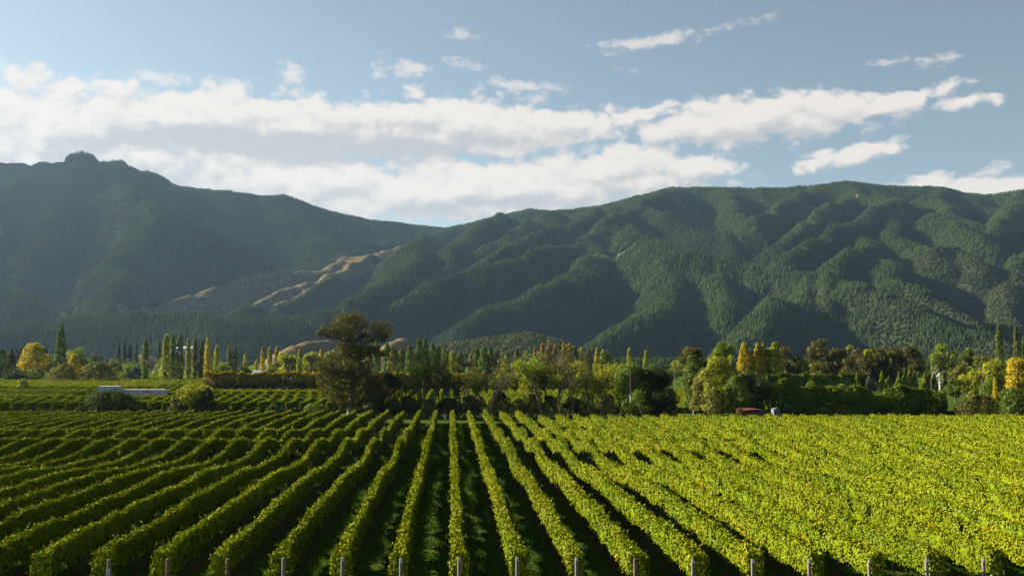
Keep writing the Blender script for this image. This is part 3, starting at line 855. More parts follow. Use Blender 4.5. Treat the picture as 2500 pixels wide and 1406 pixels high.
            x = (tv[None, :, 0] * c_[:, None] - tv[None, :, 1] * s_[:, None]) * wd[:, None] + X[idx][:, None]
            y = (tv[None, :, 0] * s_[:, None] + tv[None, :, 1] * c_[:, None]) * wd[:, None] + Y[idx][:, None]
            zz = tv[None, :, 2] * h_[:, None] + z[idx][:, None] - .6
            Vs.append(np.stack([x, y, zz], -1).reshape(-1, 3))
            f = (tf[None] + (np.arange(len(idx)) * len(tv))[:, None, None] + base).reshape(-1, 3)
            F3.append(f); base += len(idx) * len(tv)
            Ts.append(np.repeat(ptint[idx], len(tf))); MI.append(np.full(len(f), 1 if isb else 0))
    me = np_mesh('hill_forest', np.concatenate(Vs), [np.concatenate(F3)], mats, mi=np.concatenate(MI), tint=np.concatenate(Ts))
    tag(obj('hill_forest', me), kind='stuff')
build_hills()

def build_knolls():
    mat, k, out = new_mat('dry_grass')
    tc = k.n('ShaderNodeTexCoord')
    n1 = k.noise(tc.outputs['Object'], .05, 6, .65); n2 = k.noise(tc.outputs['Object'], .5, 4, .65)
    c = k.mix(n2, (.10, .078, .042, 1), (.21, .15, .082, 1))
    c = k.mix(k.smooth(n1, .5, .7), c, (.14, .12, .05, 1))
    b = k.n('ShaderNodeBsdfDiffuse'); k.put(b.inputs[0], c)
    k.t.links.new(b.outputs[0], out.inputs[0])
    def knoll(ridge, slope, rnd, ext, mt=None):
        w = np.array([(lambda p: (p.x * CY - p.y * SY, p.x * SY + p.y * CY, p.z))(at(*q)) for q in ridge])
        u = np.arange(w[:, 0].min() - ext, w[:, 0].max() + ext, 4.0); d = np.arange(w[:, 1].min() - ext, w[:, 1].max() + ext, 4.0)
        U, Dd = np.meshgrid(u, d)
        H = np.full(U.shape, -1e3)
        for a, b_ in zip(w[:-1], w[1:]):
            ab = b_[:2] - a[:2]
            t = np.clip(((U - a[0]) * ab[0] + (Dd - a[1]) * ab[1]) / (ab @ ab), 0, 1)
            dist = np.hypot(U - a[0] - t * ab[0], Dd - a[1] - t * ab[1])
            H = np.maximum(H, a[2] + t * (b_[2] - a[2]) - slope * (np.sqrt(dist ** 2 + rnd ** 2) - rnd))
        H = H + 5.0 * (fbm(U / 22, Dd / 22, 7, 4) - .5)
        H = np.maximum(H, -3)
        x, y = cf(U, Dd)
        n, m_ = U.shape
        i = np.arange(n - 1)[:, None] * m_ + np.arange(m_ - 1)[None]
        Fq = np.stack([i, i + 1, i + m_ + 1, i + m_], -1).reshape(-1, 4)
        tag(obj('hill', np_mesh('hill', np.stack([x, y, H], -1).reshape(-1, 3), [Fq], mt or mat, smooth=True)), kind='structure')
        return w
    knoll([(335, 880, 950), (352, 864, 960), (395, 876, 980)], .55, 12, 120)
    knoll([(690, 866, 1130), (704, 850, 1160), (740, 836, 1240), (800, 830, 1330), (870, 850, 1420)], .8, 10, 150)
    knoll([(942, 856, 1220), (962, 834, 1250), (980, 826, 1290), (1000, 850, 1330)], .75, 9, 130)
    wg = knoll([(1080, 862, 1330), (1130, 848, 1340), (1200, 838, 1350), (1280, 826, 1360), (1318, 850, 1370)], .38, 25, 170, bpy.data.materials['hill_floor'])
    # gum plantation that covers the right-hand knoll
    rg = np.random.default_rng(5)
    n = 3600
    u = rg.uniform(wg[:, 0].min() - 60, wg[:, 0].max() + 40, n); d = rg.uniform(1230, 1400, n)
    Hh = np.full(n, -1e3)
    for a, b_ in zip(wg[:-1], wg[1:]):
        ab = b_[:2] - a[:2]
        t = np.clip(((u - a[0]) * ab[0] + (d - a[1]) * ab[1]) / (ab @ ab), 0, 1)
        dist = np.hypot(u - a[0] - t * ab[0], d - a[1] - t * ab[1])
        Hh = np.maximum(Hh, a[2] + t * (b_[2] - a[2]) - .38 * (np.sqrt(dist ** 2 + 625) - 25))
    k_ = Hh > 0
    u, d, Hh = u[k_], d[k_], Hh[k_]
    P, N, S, T = [], [], [], []
    for a, b_, h in zip(u, d, Hh):
        x, y = cf(a, b_); r_ = rg.uniform(2.4, 4.0); hh = rg.uniform(6, 9)
        m_ = 34
        v = rg.normal(size=(m_, 3)); v /= np.linalg.norm(v, axis=1, keepdims=True); v[:, 2] = np.abs(v[:, 2]) * 1.0 - .15
        P.append(np.array([x, y, h + hh - r_ * .6]) + v * r_ * rg.uniform(.75, 1, (m_, 1))); N.append(v + rg.normal(0, .35, v.shape)); T.append(np.clip(rg.uniform(.1, .9) + rg.normal(0, .15, m_), 0, 1))
    P, N, T = np.concatenate(P), np.concatenate(N), np.concatenate(T)
    V, Fq = leaf_quads(P, N, rg.uniform(1.3, 2.2, len(P)), rg)
    tag(obj('gum_plantation', np_mesh('gum_plantation', V, [Fq], leaf_mat('plantation_leaves', (.06, .085, .028), (.15, .16, .055), .2, 0, 0), tint=T)), kind='stuff')
build_knolls()

# ------------------------------------------------------------------ trees
def sphere_pts(n, rg):
    v = rg.normal(size=(n, 3)); return v / (np.linalg.norm(v, axis=1, keepdims=True) + 1e-9)
def profile_crown(H, W, rg, n, prof, t0=.04, lump=.35, depth=1.0, up=.35, fine=1.0):
    """leaves over a body of revolution with an uneven, lumpy surface; prof(t) is the half-width from 0 to 1"""
    t = t0 + (1 - t0) * rg.random(n) ** .9
    th = rg.uniform(0, 2 * np.pi, n)
    sd = rg.integers(0, 9999)
    lm = vnoise(th / 6.283 * 6 * fine, t * H / max(W, .6) * 4.5 * fine, sd) * .6 + vnoise(th / 6.283 * 14 * fine, t * H / max(W, .6) * 10 * fine, sd + 3) * .4
    edge = prof(t) * W / 2
    r = edge * (1 - lump + lump * 1.6 * lm) * (.42 + .58 * rg.random(n) ** .35)
    P = np.stack([r * np.cos(th), r * np.sin(th) * depth, t * H * (1 + .05 * (lm - .5))], 1)
    N = np.stack([np.cos(th), np.sin(th), np.full(n, up)], 1) + rg.normal(0, .55, (n, 3))
    tint = np.clip(.05 + .5 * lm + .45 * rg.random(n), 0, 1)
    return P, N, tint
def clump_crown(centres, radii, rg, n, flat=.85):
    radii = np.asarray(radii, float); centres = np.asarray(centres, float)
    w = radii.max(1) ** 2; w = w / w.sum()
    c = rg.choice(len(centres), n, p=w)
    v = sphere_pts(n, rg)
    rr = (.35 + .65 * rg.random(n) ** .4)
    sub = vnoise(np.arctan2(v[:, 1], v[:, 0]) * 2.2 + c * 7, v[:, 2] * 3.5 + c * 3, 5)
    rr = rr * (.70 + .55 * sub)
    P = centres[c] + v * radii[c] * rr[:, None]
    N = v + rg.normal(0, .5, (n, 3)) + np.array([0, 0, .25])
    ct = rg.uniform(-.2, .2, len(centres))
    tint = np.clip(.1 + .4 * sub + .4 * rg.random(n) + ct[c], 0, 1)
    return P, N, tint

PROF = {
    'poplar': lambda t: np.clip(np.minimum(t / .16, 1), 0, 1) ** .6 * np.sqrt(np.clip(1 - ((t - .30) / .72).clip(0) ** 2.0, 0, 1)) ** 1.15,
    'cone': lambda t: np.minimum(t / .10, 1) ** .5 * np.clip(1 - t, 0, 1) ** .80 * 1.08,
    'egg': lambda t: np.sqrt(np.clip(1 - ((t - .42) / .60) ** 2, 0, 1)),
    'shrub': lambda t: np.sqrt(np.clip(1 - (t * .98) ** 2.4, 0, 1)) * (.88 + .12 * np.minimum(t / .2, 1)),
}
TREE_NO = [0]
def tree(kind, px, top, D, wpx, mat, label, name=None, cat='tree', group=None, bark='bark', lean=0.0, tip=0.0, dens=1.0, base=None):
    TREE_NO[0] += 1
    rg = np.random.default_rng(1000 + TREE_NO[0])
    p = at(px, 900, D)
    z0 = float(ground_z(p.x * SY + p.y * CY)) if base is None else base
    H = max(.6, at(px, top, D).z - z0); W = wpx / F * D
    ls = float(np.clip(D * .00155, .24, 2.2))
    n = int(np.clip(dens * 9.5 * (H * W * .72) / (ls * ls), 260, 16000))
    nm = name or {'poplar': 'poplar_tree', 'cone': 'conifer_tree', 'egg': 'broadleaf_tree', 'round': 'broadleaf_tree', 'shrub': 'shrub', 'gum': 'gum_tree'}[kind]
    t = thing(nm, label, cat, (p.x, p.y, z0), 0, group)
    mb = MB()
    tr = max(.06, min(.035 * H, .45))
    if kind in PROF:
        f = {'poplar': 1.0, 'cone': 1.0, 'egg': 1.0, 'shrub': 1.0}[kind]
        t0 = {'poplar': .07, 'cone': .05, 'egg': .12, 'shrub': .01}[kind]
        P, N, tint = profile_crown(H, W, rg, n, PROF[kind], t0, {'poplar': .42, 'cone': .38, 'egg': .42, 'shrub': .60}[kind], 1.0, .45)
        P[:, 0] += lean * P[:, 2]
        if kind in ('egg', 'shrub') and H > 2:
            P += np.stack([vnoise(P[:, 2] / W * 4, P[:, 1] / W * 4, TREE_NO[0]) - .5, vnoise(P[:, 2] / W * 4, P[:, 0] / W * 4, TREE_NO[0] + 2) - .5, P[:, 0] * 0], 1) * W * (.16 if kind == 'egg' else .30)
        if kind != 'shrub':
            mb.tube([(0, 0, -.2), (lean * H * .3, 0, H * .3), (lean * H * .7, 0, H * .72)], [tr, tr * .7, tr * .2], 6)
            if kind == 'egg':
                for q in range(5):
                    a = q * 1.26 + rg.uniform(-.3, .3)
                    mb.tube([(0, 0, H * .16), (math.cos(a) * W * .16, math.sin(a) * W * .16, H * .38), (math.cos(a) * W * .30, math.sin(a) * W * .30, H * .62)], [tr * .5, tr * .35, tr * .12], 5)
        else:
            for q in range(5):
                a = q * 1.26; mb.tube([(0, 0, -.05), (math.cos(a) * W * .18, math.sin(a) * W * .18, H * .5)], [tr * .8, tr * .3], 4)
    else:
        m_ = int(rg.integers(16, 24)) if kind == 'round' else int(rg.integers(14, 20))
        v = sphere_pts(m_, rg)
        if kind == 'round':
            cz, rz = H * .58, H * .34
            C = np.stack([v[:, 0] * W * .33, v[:, 1] * W * .33, cz + v[:, 2] * rz], 1); C[0] = (0, 0, cz)
            rad = rg.uniform(.15, .24, (m_, 1)) * W * np.array([[1, 1, .9]])
            rad = np.minimum(rad, H * .3)
        else:       # gum: separate flattish clumps on visible limbs
            C = np.stack([v[:, 0] * W * .36, v[:, 1] * W * .36, H * (.56 + .34 * v[:, 2])], 1)
            rad = rg.uniform(.17, .27, (m_, 1)) * W * np.array([[1, 1, .70]])
        # keep the top at H
        C[:, 2] += H - (C[:, 2] + rad[:, 2]).max()
        P, N, tint = clump_crown(C, rad, rg, n)
        mb.tube([(0, 0, -.2), (rg.normal(0, .02) * H, 0, H * .28), (rg.normal(0, .03) * H, rg.normal(0, .03) * H, H * .60)], [tr, tr * .75, tr * .35], 7)
        for q in range(m_):
            mb.tube([(0, 0, H * rg.uniform(.20, .40)), C[q] * np.array([.55, .55, .82]), C[q]], [tr * .42, tr * .28, tr * .10], 5)
    if tip:     # autumn colour that starts at the top of the crown
        tint = np.clip(tint * (1 - tip) + tip * (P[:, 2] / H) ** 1.3 * (.55 + .9 * rg.random(len(P))), 0, 1)
    V, Fq = leaf_quads(P, N, ls * rg.uniform(.65, 1.35, len(P)), rg)
    V[:, 2] = np.maximum(V[:, 2], .02)
    mb.build('stems' if kind == 'shrub' else 'trunk', M[bark], t)
    obj('foliage' if kind == 'shrub' else 'crown', np_mesh('crown', V, [Fq], M[mat], tint=tint), t)
    return t

# --- woodland behind the far vineyard, left
tree('egg', 2, 852, 455, 36, 'green', 'green tree cut off by the left edge of the picture')
tree('cone', 27, 852, 452, 44, 'olive', 'dull green pointed tree left of the big golden tree')
tree('round', 50, 848, 560, 26, 'twig', 'nearly bare pinkish tree behind the big golden tree', dens=.5)
tree('egg', 82, 838, 440, 74, 'gold', 'big round golden yellow tree at the left')
tree('egg', 104, 848, 452, 40, 'green', 'green tree pressed against the right side of the golden tree')
tree('poplar', 146, 796, 445, 30, 'green', 'tallest dark green poplar, alone at the left', tip=.2)
tree('round', 185, 846, 470, 52, 'bright', 'round green tree right of the tall lone poplar')
tree('egg', 180, 864, 450, 36, 'gold', 'small golden tree in front of the round green tree')
tree('round', 230, 858, 560, 44, 'blue', 'pale feathery tree above the dark domed trees')
tree('shrub', 155, 888, 402, 76, 'olive', 'left of the two dark domed trees at the field edge', name='broadleaf_tree')
tree('shrub', 245, 884, 400, 100, 'olive', 'right and wider of the two dark domed trees at the field edge', name='broadleaf_tree')
tree('round', 40, 890, 412, 62, 'dark', 'dark leafy tree under the golden tree at the left')
tree('egg', 88, 900, 415, 50, 'green', 'low green tree at the foot of the golden tree')
tree('round', 280, 876, 470, 48, 'olive', 'mid green tree right of the wide dark dome')
tree('round', 312, 888, 450, 50, 'green', 'green tree below the golden grass knoll')
tree('egg', 330, 896, 430, 34, 'blue', 'bluish tree left of the lone slim dark poplar')
tree('cone', 289, 838, 880, 18, 'blue', 'bluish conifer at the left of the far clump of four', group='far blue conifers')
tree('cone', 302, 830, 890, 20, 'blue', 'tallest bluish conifer of the far clump of four', group='far blue conifers')
tree('cone', 317, 840, 890, 20, 'blue', 'third bluish conifer of the far clump of four', group='far blue conifers')
tree('cone', 331, 838, 880, 18, 'blue', 'bluish conifer at the right of the far clump of four', group='far blue conifers')
tree('cone', 388, 832, 900, 24, 'blue', 'bluish conifer on top of the golden grass knoll')
PO = 'poplars in the row beyond the left vineyard'
for px, top, w, mat, D, tp, lb in [
        (354, 828, 15, 'green', 418, .2, 'lone slim dark poplar in front of the golden grass knoll'),
        (404, 818, 17, 'yellowgreen', 420, .3, 'yellow poplar, leftmost of the tall trio'),
        (421, 816, 13, 'green', 425, .2, 'dark poplar, middle of the tall trio'),
        (439, 817, 14, 'green', 425, .2, 'dark poplar, rightmost of the tall trio'),
        (459, 827, 12, 'yellowgreen', 440, .5, 'gold tinged slim poplar just right of the tall trio'),
        (475, 828, 12, 'olive', 445, .3, 'olive slim poplar, second right of the tall trio'),
        (492, 831, 12, 'olive', 445, .5, 'olive slim poplar left of the golden slim poplar'),
        (506, 828, 14, 'gold', 440, .5, 'golden slim poplar above the left end of the orange hedge'),
        (528, 843, 13, 'yellowgreen', 450, .4, 'shorter yellow-green poplar above the orange hedge'),
        (559, 846, 11, 'olive', 520, .6, 'dull olive poplar, left of a pair above the orange hedge'),
        (574, 846, 11, 'olive', 520, .5, 'dull olive poplar, right of a pair above the orange hedge'),
        (598, 864, 9, 'gold', 520, .6, 'small gold poplar left of the white house'),
        (626, 880, 8, 'gold', 520, .6, 'smallest gold poplar just above the white house'),
        (641, 848, 10, 'gold', 500, .4, 'slim golden poplar right of the white house'),
        (658, 848, 11, 'yellowgreen', 505, .3, 'slim yellow-green poplar between two golden ones'),
        (675, 847, 11, 'gold', 505, .6, 'slim gold poplar beside the round yellow-green tree'),
        (731, 854, 13, 'yellowgreen', 480, .5, 'yellow poplar right of the round yellow-green tree'),
        (783, 855, 12, 'gold', 500, .4, 'pale gold poplar against the left edge of the great gum')]:
    tree('poplar', px, top, D, w * 1.25, mat, lb, group=PO, tip=tp * .7)
tree('round', 700, 858, 490, 60, 'yellowgreen', 'round yellow-green tree between the slim poplars')
tree('round', 762, 858, 495, 56, 'yellowgreen', 'wide yellow-green tree left of the great gum')
tree('round', 806, 854, 520, 40, 'bright', 'pale green tree peeping out behind the great gum')
tree('shrub', 703, 902, 400, 18, 'russet', 'small dark red shrub behind the orange hedge')
tree('round', 540, 886, 420, 56, 'bright', 'bright green tree behind the left end of the orange hedge')
tree('round', 597, 892, 410, 40, 'dark', 'dark round tree left of the white house')
tree('round', 668, 892, 420, 34, 'green', 'low green tree behind the orange hedge by the golden poplars')
tree('egg', 655, 905, 405, 26, 'dark', 'dark shrubby tree right of the white house')

# --- poplar belt behind the gap in the trees
PB = 'poplars in the belt beyond the gap'
belt = [(902, 862, 16, 'green'), (920, 832, 13, 'green'), (945, 838, 14, 'green'), (962, 850, 24, 'yellowgreen'), (980, 852, 20, 'bright'), (1000, 844, 15, 'green'), (1012, 856, 14, 'olive'),
        (1023, 826, 15, 'green'), (1037, 827, 16, 'green'), (1056, 838, 15, 'green'), (1071, 846, 14, 'green'), (1086, 852, 16, 'olive'), (1104, 858, 18, 'yellowgreen'), (1124, 860, 16, 'olive'),
        (1150, 866, 10, 'orange'), (1164, 850, 13, 'green'), (1180, 846, 15, 'green'), (1198, 848, 14, 'green'), (1214, 858, 14, 'olive'), (1238, 860, 14, 'green'), (1262, 852, 14, 'olive')]
bl_lab = ['short dark poplar at the left of the belt, under the great gum', 'slim dark poplar behind the right arm of the great gum', 'tall green poplar above the left wind machine', 'broad yellow-green poplar right of the wind machine',
          'pale green poplar next to the broad yellow-green one', 'slim green poplar standing clear left of the tallest pair', 'olive poplar squeezed against the tallest pair', 'tallest poplar of the belt, left of a pair',
          'tallest poplar of the belt, right of a pair', 'green poplar one step down from the tallest pair', 'green poplar two steps down from the tallest pair', 'dull olive poplar behind the first thin tree',
          'yellow-green poplar in the low part of the belt', 'short olive poplar left of the orange one', 'small orange poplar in the middle of the belt', 'green poplar just right of the small orange one',
          'dark green poplar, middle of three right of the orange one', 'dark green poplar, last of three right of the orange one', 'olive poplar beside the broad locust tree', 'green poplar hidden by the broad locust tree', 'olive poplar above the broad locust tree']
for (px, top, w, mat), lb in zip(belt, bl_lab):
    tree('poplar', px, top, 480 + (px * 7 % 40), w * 1.6, mat, lb, group=PB, tip=.25)
OT = 'orange topped poplars behind the bare trees'
ot = [(1306, 848, 'orange', 'orange topped poplar, leftmost of the row behind the bare trees'), (1324, 840, 'orange', 'orange topped poplar, second in the row behind the bare trees'),
      (1340, 834, 'orange', 'tallest orange topped poplar behind the bare trees'), (1356, 840, 'orange', 'bright orange poplar right of the tallest one behind the bare trees'),
      (1376, 840, 'gold', 'golden topped poplar in the row behind the bare trees'), (1391, 840, 'orange', 'orange spire right of the golden topped poplar'),
      (1405, 846, 'green', 'slim green poplar among the orange topped ones'), (1421, 848, 'gold', 'dull gold poplar right of the slim green one'),
      (1438, 852, 'olive', 'small olive poplar near the right end of the orange row'), (1458, 850, 'gold', 'pale gold poplar ending the orange topped row'),
      (1537, 850, 'yellowgreen', 'yellow-green spire above the dark broad tree'), (1577, 856, 'yellowgreen', 'thin pointed spire right above the dark broad tree')]
for px, top, mat, lb in ot:
    tree('poplar', px, top, 430, 14 if px < 1500 else 17, mat, lb, group=OT, tip=.6)
tree('round', 1478, 854, 440, 44, 'bright', 'bright green round tree behind the bare trees', )
tree('round', 1612, 880, 560, 60, 'blue', 'bluish far tree in the gap right of the dark broad tree')
tree('round', 1640, 896, 520, 36, 'olive', 'low olive tree in the gap right of the dark broad tree')

# --- right: mixed trees around the red shed
tree('round', 1690, 846, 215, 66, 'brown', 'brown tipped tall tree right of the gap')
tree('egg', 1694, 868, 192, 62, 'green', 'upright green tree in front of the brown tipped tree')
tree('round', 1720, 872, 205, 48, 'dark', 'dark leafy tree between the upright green and yellowing trees')
tree('round', 1772, 832, 400, 64, 'bright', 'pale crowned tall tree behind the yellowing trees')
tree('round', 1752, 858, 260, 62, 'bright', 'pale green bushy tree behind the yellowing pair')
tree('egg', 1720, 898, 184, 80, 'olive', 'yellowing upright tree, left of a pair by the red shed')
tree('egg', 1752, 872, 182, 92, 'yellowgreen', 'yellowing upright tree, right and taller of a pair by the red shed')
tree('egg', 1745, 950, 178, 44, 'olive', 'low tree with gold leaves at the foot of the yellowing pair')
tree('round', 1786, 866, 205, 44, 'yellowgreen', 'yellow tinged tree left of the golden poplars', tip=.2)
tree('egg', 1800, 918, 178, 62, 'green', 'green tree left of the dark round tree by the red shed')
tree('round', 1838, 902, 184, 106, 'dark', 'broad dark tree standing over the red shed')
tree('shrub', 1806, 995, 164, 20, 'olive', 'small bush at the left end of the red shed')
tree('shrub', 1650, 1003, 165, 36, 'olive', 'small mottled bush right of the dark broad tree')
GP = 'golden poplars left of the brown gums'
for px, top, w, mat, lb in [(1818, 838, 28, 'gold', 'golden poplar, leftmost of the bright group'), (1834, 858, 16, 'gold', 'low gold poplar between two golden poplars'), (1850, 838, 18, 'gold', 'tall golden poplar in the middle of the bright group'),
                            (1862, 842, 16, 'gold', 'gold poplar right of the tall golden one'), (1874, 850, 18, 'yellowgreen', 'yellow-green poplar tucked behind the wide one'), (1893, 836, 36, 'yellowgreen', 'widest yellow-green poplar at the right of the bright group')]:
    tree('poplar', px, top, 290, w * 1.35, mat, lb, group=GP, tip=0, dens=1.1)
GU = 'brown gum trees along the right shelterbelt'
gum_l = [(1925, 844, 52, 'brown', 'brown gum just right of the widest yellow-green poplar'), (1958, 872, 40, 'olive', 'low pale tree between two brown gums'), (2005, 826, 54, 'gum', 'tallest brown gum of the right shelterbelt'),
         (2036, 848, 50, 'brown', 'brown gum leaning on the tallest one'), (2070, 842, 34, 'yellowgreen', 'yellow-green tree behind the brown gums'), (2092, 850, 56, 'brown', 'wide brown gum in the middle of the shelterbelt'), (2122, 852, 24, 'yellowgreen', 'slim yellow tree between the brown gums'),
         (2142, 848, 52, 'gum', 'brown gum right of the slim yellow tree'), (2176, 846, 56, 'gum', 'dense brown gum near the right of the shelterbelt'), (2222, 844, 58, 'gum', 'brown gum with flat top left of the green spreading tree'), (2000, 880, 60, 'olive', 'olive undergrowth tree below the tallest brown gum'),
         (2110, 885, 70, 'olive', 'olive undergrowth tree below the wide brown gum'), (2195, 885, 60, 'brown', 'low brown tree right of the undergrowth')]
for px, top, w, mat, lb in gum_l:
    tree('gum' if mat in ('gum', 'brown') else 'round', px, top, 345 + (px % 17), w * 1.15, mat, lb, group=GU, bark='bark', dens=.9)
tree('round', 2304, 836, 330, 72, 'bright', 'green spreading tree right of the brown gums')
tree('round', 2362, 846, 340, 46, 'green', 'round dark green tree right of the green spreading tree')
tree('poplar', 2441, 796, 330, 22, 'green', 'tall thin poplar above the olive trees, left of a pair', tip=.2)
tree('poplar', 2483, 798, 330, 16, 'olive', 'tall thin poplar near the right edge, right of a pair', tip=.3)
tree('poplar', 2503, 822, 330, 16, 'green', 'thin poplar cut off by the right edge')
tree('round', 2398, 866, 300, 56, 'olive', 'olive tree below the left tall thin poplar')
tree('round', 2432, 872, 270, 76, 'yellowgreen', 'yellowing rounded tree under the two thin poplars')
tree('round', 2345, 882, 290, 60, 'olive', 'dull yellow tree right of the conical young trees')
tree('round', 2372, 900, 260, 70, 'yellowgreen', 'spreading yellow-green tree behind the rusty bush')
tree('round', 2484, 872, 250, 70, 'gold', 'orange gold tree at the right edge')
tree('egg', 2425, 920, 235, 60, 'green', 'leafy green tree below the yellowing rounded tree')
tree('round', 2330, 920, 250, 44, 'green', 'green tree behind the gap with the pasture')
tree('poplar', 2428, 920, 232, 12, 'gold', 'small gold sapling in front of the leafy green tree')
CN = 'conical young trees behind the front hedge'
for i, (px, top, mat) in enumerate([(2092, 912, 'bright'), (2125, 900, 'blue'), (2153, 906, 'bright'), (2170, 918, 'olive'), (2194, 910, 'bright'), (2208, 908, 'bright'), (2220, 904, 'yellowgreen'), (2232, 906, 'bright'), (2258, 910, 'yellowgreen'), (2268, 908, 'bright'), (2280, 912, 'bright'), (2304, 910, 'green')]):
    tree('cone', px, top, 300, 34 if mat == 'blue' else 24, mat, ['bright cone, leftmost young tree behind the front hedge', 'greyish wide cone shaped tree behind the front hedge', 'bright cone right of the greyish one', 'low olive cone right of the bright one', 'bright cone left of the yellowish cone group',
         'bright cone touching the yellowish one on its left', 'yellowish tallest cone of the young trees', 'bright cone touching the yellowish one on its right', 'yellowish cone left of the wind machine mast', 'bright cone just left of the wind machine mast', 'small bright cone behind the wind machine mast', 'dark cone right of the wind machine mast'][i], group=CN)

# --- woodland fill: trees one cannot tell apart from each other
WB = 'crowded trees in the woodland belt'
rgb_ = random.Random(11)
for i in range(112):
    px = rgb_.uniform(-20, 1680) if i < 92 else rgb_.uniform(1880, 2520)
    top = rgb_.uniform(874, 898) if px < 1680 else rgb_.uniform(868, 892)
    tree(rgb_.choice(['round', 'egg', 'round']), px, top, rgb_.uniform(520, 640), rgb_.uniform(38, 66), rgb_.choice(['olive', 'green', 'bright', 'green', 'yellowgreen', 'bright', 'blue'] if px < 600 or px > 1700 else ['yellowgreen', 'bright', 'yellowgreen', 'green', 'bright']), 'middle sized tree crowded into the woodland belt beyond the vineyards', group=WB, dens=.8)

# ------------------------------------------------------------------ hedges
def hedge(px0, px1, top, D, thick, mat, label, tipcol=0.0, spiky=0.0, Dr=None, ragged=.12, group=None):
    TREE_NO[0] += 1
    rg = np.random.default_rng(4000 + TREE_NO[0])
    Dr = Dr or D
    a, b = at(px0, 900, D), at(px1, 900, Dr)
    H = at((px0 + px1) / 2, top, (D + Dr) / 2).z
    d2 = Vector((b.x - a.x, b.y - a.y, 0)); L = d2.length; d2 /= L; nrm = Vector((-d2.y, d2.x, 0))
    ls = float(np.clip(D * .0015, .24, .8))
    n = int(min(30000, 6.0 * L * (2 * H + thick) / (ls * ls)))
    s = rg.random(n) * L
    q = rg.random(n)
    side = np.where(q < .38, -1, np.where(q < .66, 1, 0))
    ht = H * (1 - ragged + 2 * ragged * vnoise(s / 2.2, s * 0, TREE_NO[0]) + ragged * .8 * (vnoise(s / 7, s * 0, TREE_NO[0] + 4) - .5))
    if spiky: ht = ht + spiky * H * np.maximum(0, vnoise(s / .9, s * 0, TREE_NO[0] + 8) - .45) * 1.6
    w = thick / 2 * (.75 + .5 * vnoise(s / 1.7, s * 0, TREE_NO[0] + 6))
    t = rg.random(n) ** .85
    z = np.where(side == 0, ht - rg.random(n) * .25 * H * (.3 + spiky * 2), t * ht)
    lump = vnoise(s / 1.6, z / 1.4, TREE_NO[0] + 9)
    bulge = (vnoise(s / 2.4, z / 3.5, TREE_NO[0] + 12) - .5) * thick * .55
    wz = w * np.sqrt(np.clip(1.12 - (z / ht) ** 3, .12, 1))
    y = np.where(side == 0, wz * rg.uniform(-1, 1, n), side * (wz * (.5 + .75 * lump) + bulge) * (.7 + .3 * rg.random(n)))
    P = np.outer(s, np.array(d2)) + np.outer(y, np.array(nrm)); P[:, 2] = z
    N = np.outer(side, np.array(nrm)) + rg.normal(0, .55, (n, 3)) + np.array([0, 0, .45])
    tint = np.clip(.1 + .45 * lump + .4 * rg.random(n), 0, 1)
    if tipcol: tint = np.clip(tint * (1 - tipcol) + tipcol * np.clip((z / ht - .45) / .5, 0, 1.2) * (.3 + rg.random(n)), 0, 1)  # autumn tips; on green hedges young shoots plus top light put into colour
    V, Fq = leaf_quads(P, N, ls * rg.uniform(.65, 1.35, n), rg)
    V[:, 2] = np.maximum(V[:, 2], .03)
    # stems and shaded inner twigs
    mb = MB()
    for k_ in np.arange(.6, L, max(1.2, L / 40)):
        c = np.array(d2) * k_ + np.array(nrm) * rg.uniform(-.2, .2)
        mb.tube([c, c + np.array([rg.normal(0, .15), rg.normal(0, .15), H * .75])], [.10, .04], 5)
    t_ = thing('hedge', label, 'hedge', (a.x, a.y, float(ground_z(D))), 0, group)
    obj('foliage', np_mesh('hedge', V, [Fq], M[mat], tint=tint), t_)
    mb.build('stems', M['darkbark'], t_)
hedge(500, 790, 913, 292, 3.0, 'hedge_orange', 'long clipped hedge with orange tips left of the great gum', .85, .16, ragged=.06)
hedge(912, 1190, 916, 292, 3.0, 'hedge_orange', 'orange tipped hedge seen in the gap right of the great gum', .75, .14, ragged=.06)
hedge(1190, 1500, 922, 292, 3.0, 'hedge_green', 'dark hedge behind the thin bare trees', .1, .1, ragged=.08)
hedge(1868, 2085, 921, 262, 3.5, 'hedge_green', 'tall dark clipped hedge below the brown gums', .25, .14, ragged=.05)
hedge(1892, 2080, 944, 178, 4.6, 'hedge_green', 'left, taller half of the bright topped hedge beyond the vines', .62, .26, ragged=.16)
hedge(2078, 2302, 954, 178, 4.6, 'hedge_green', 'right, lower half of the bright topped hedge beyond the vines', .62, .08, ragged=.2)

# --- bushes
tree('shrub', 270, 955, 198, 132, 'dark', 'wide dark bush in front of the white shed', dens=1.3)
tree('round', 476, 934, 196, 88, 'yellowgreen', 'tall yellow-green bush beside the utility pole', name='shrub', cat='bush')
tree('shrub', 505, 946, 195, 56, 'dark', 'dark half of the bush beside the utility pole', cat='bush')
tree('shrub', 432, 962, 196, 40, 'olive', 'low olive bush at the left foot of the utility pole', cat='bush')
tree('shrub', 681, 980, 192, 58, 'dark', 'dark round bush left of the great gum', cat='bush')
tree('shrub', 768, 985, 190, 66, 'green', 'green bush nearest the great gum', cat='bush')
tree('egg', 58, 926, 295, 30, 'bright', 'small bright green sapling standing in the left vineyard', name='sapling_tree')
tree('shrub', 2375, 965, 172, 122, 'gum', 'rusty brown bush at the right end of the hedge', cat='bush', tip=.3)
tree('shrub', 2478, 948, 175, 96, 'green', 'large bright green bush at the lower right edge of the trees', cat='bush')
tree('shrub', 2316, 1003, 176, 34, 'dark', 'small dark bush between the hedge and the rusty bush', cat='bush')
SB = 'low shrubs under the bare trees'
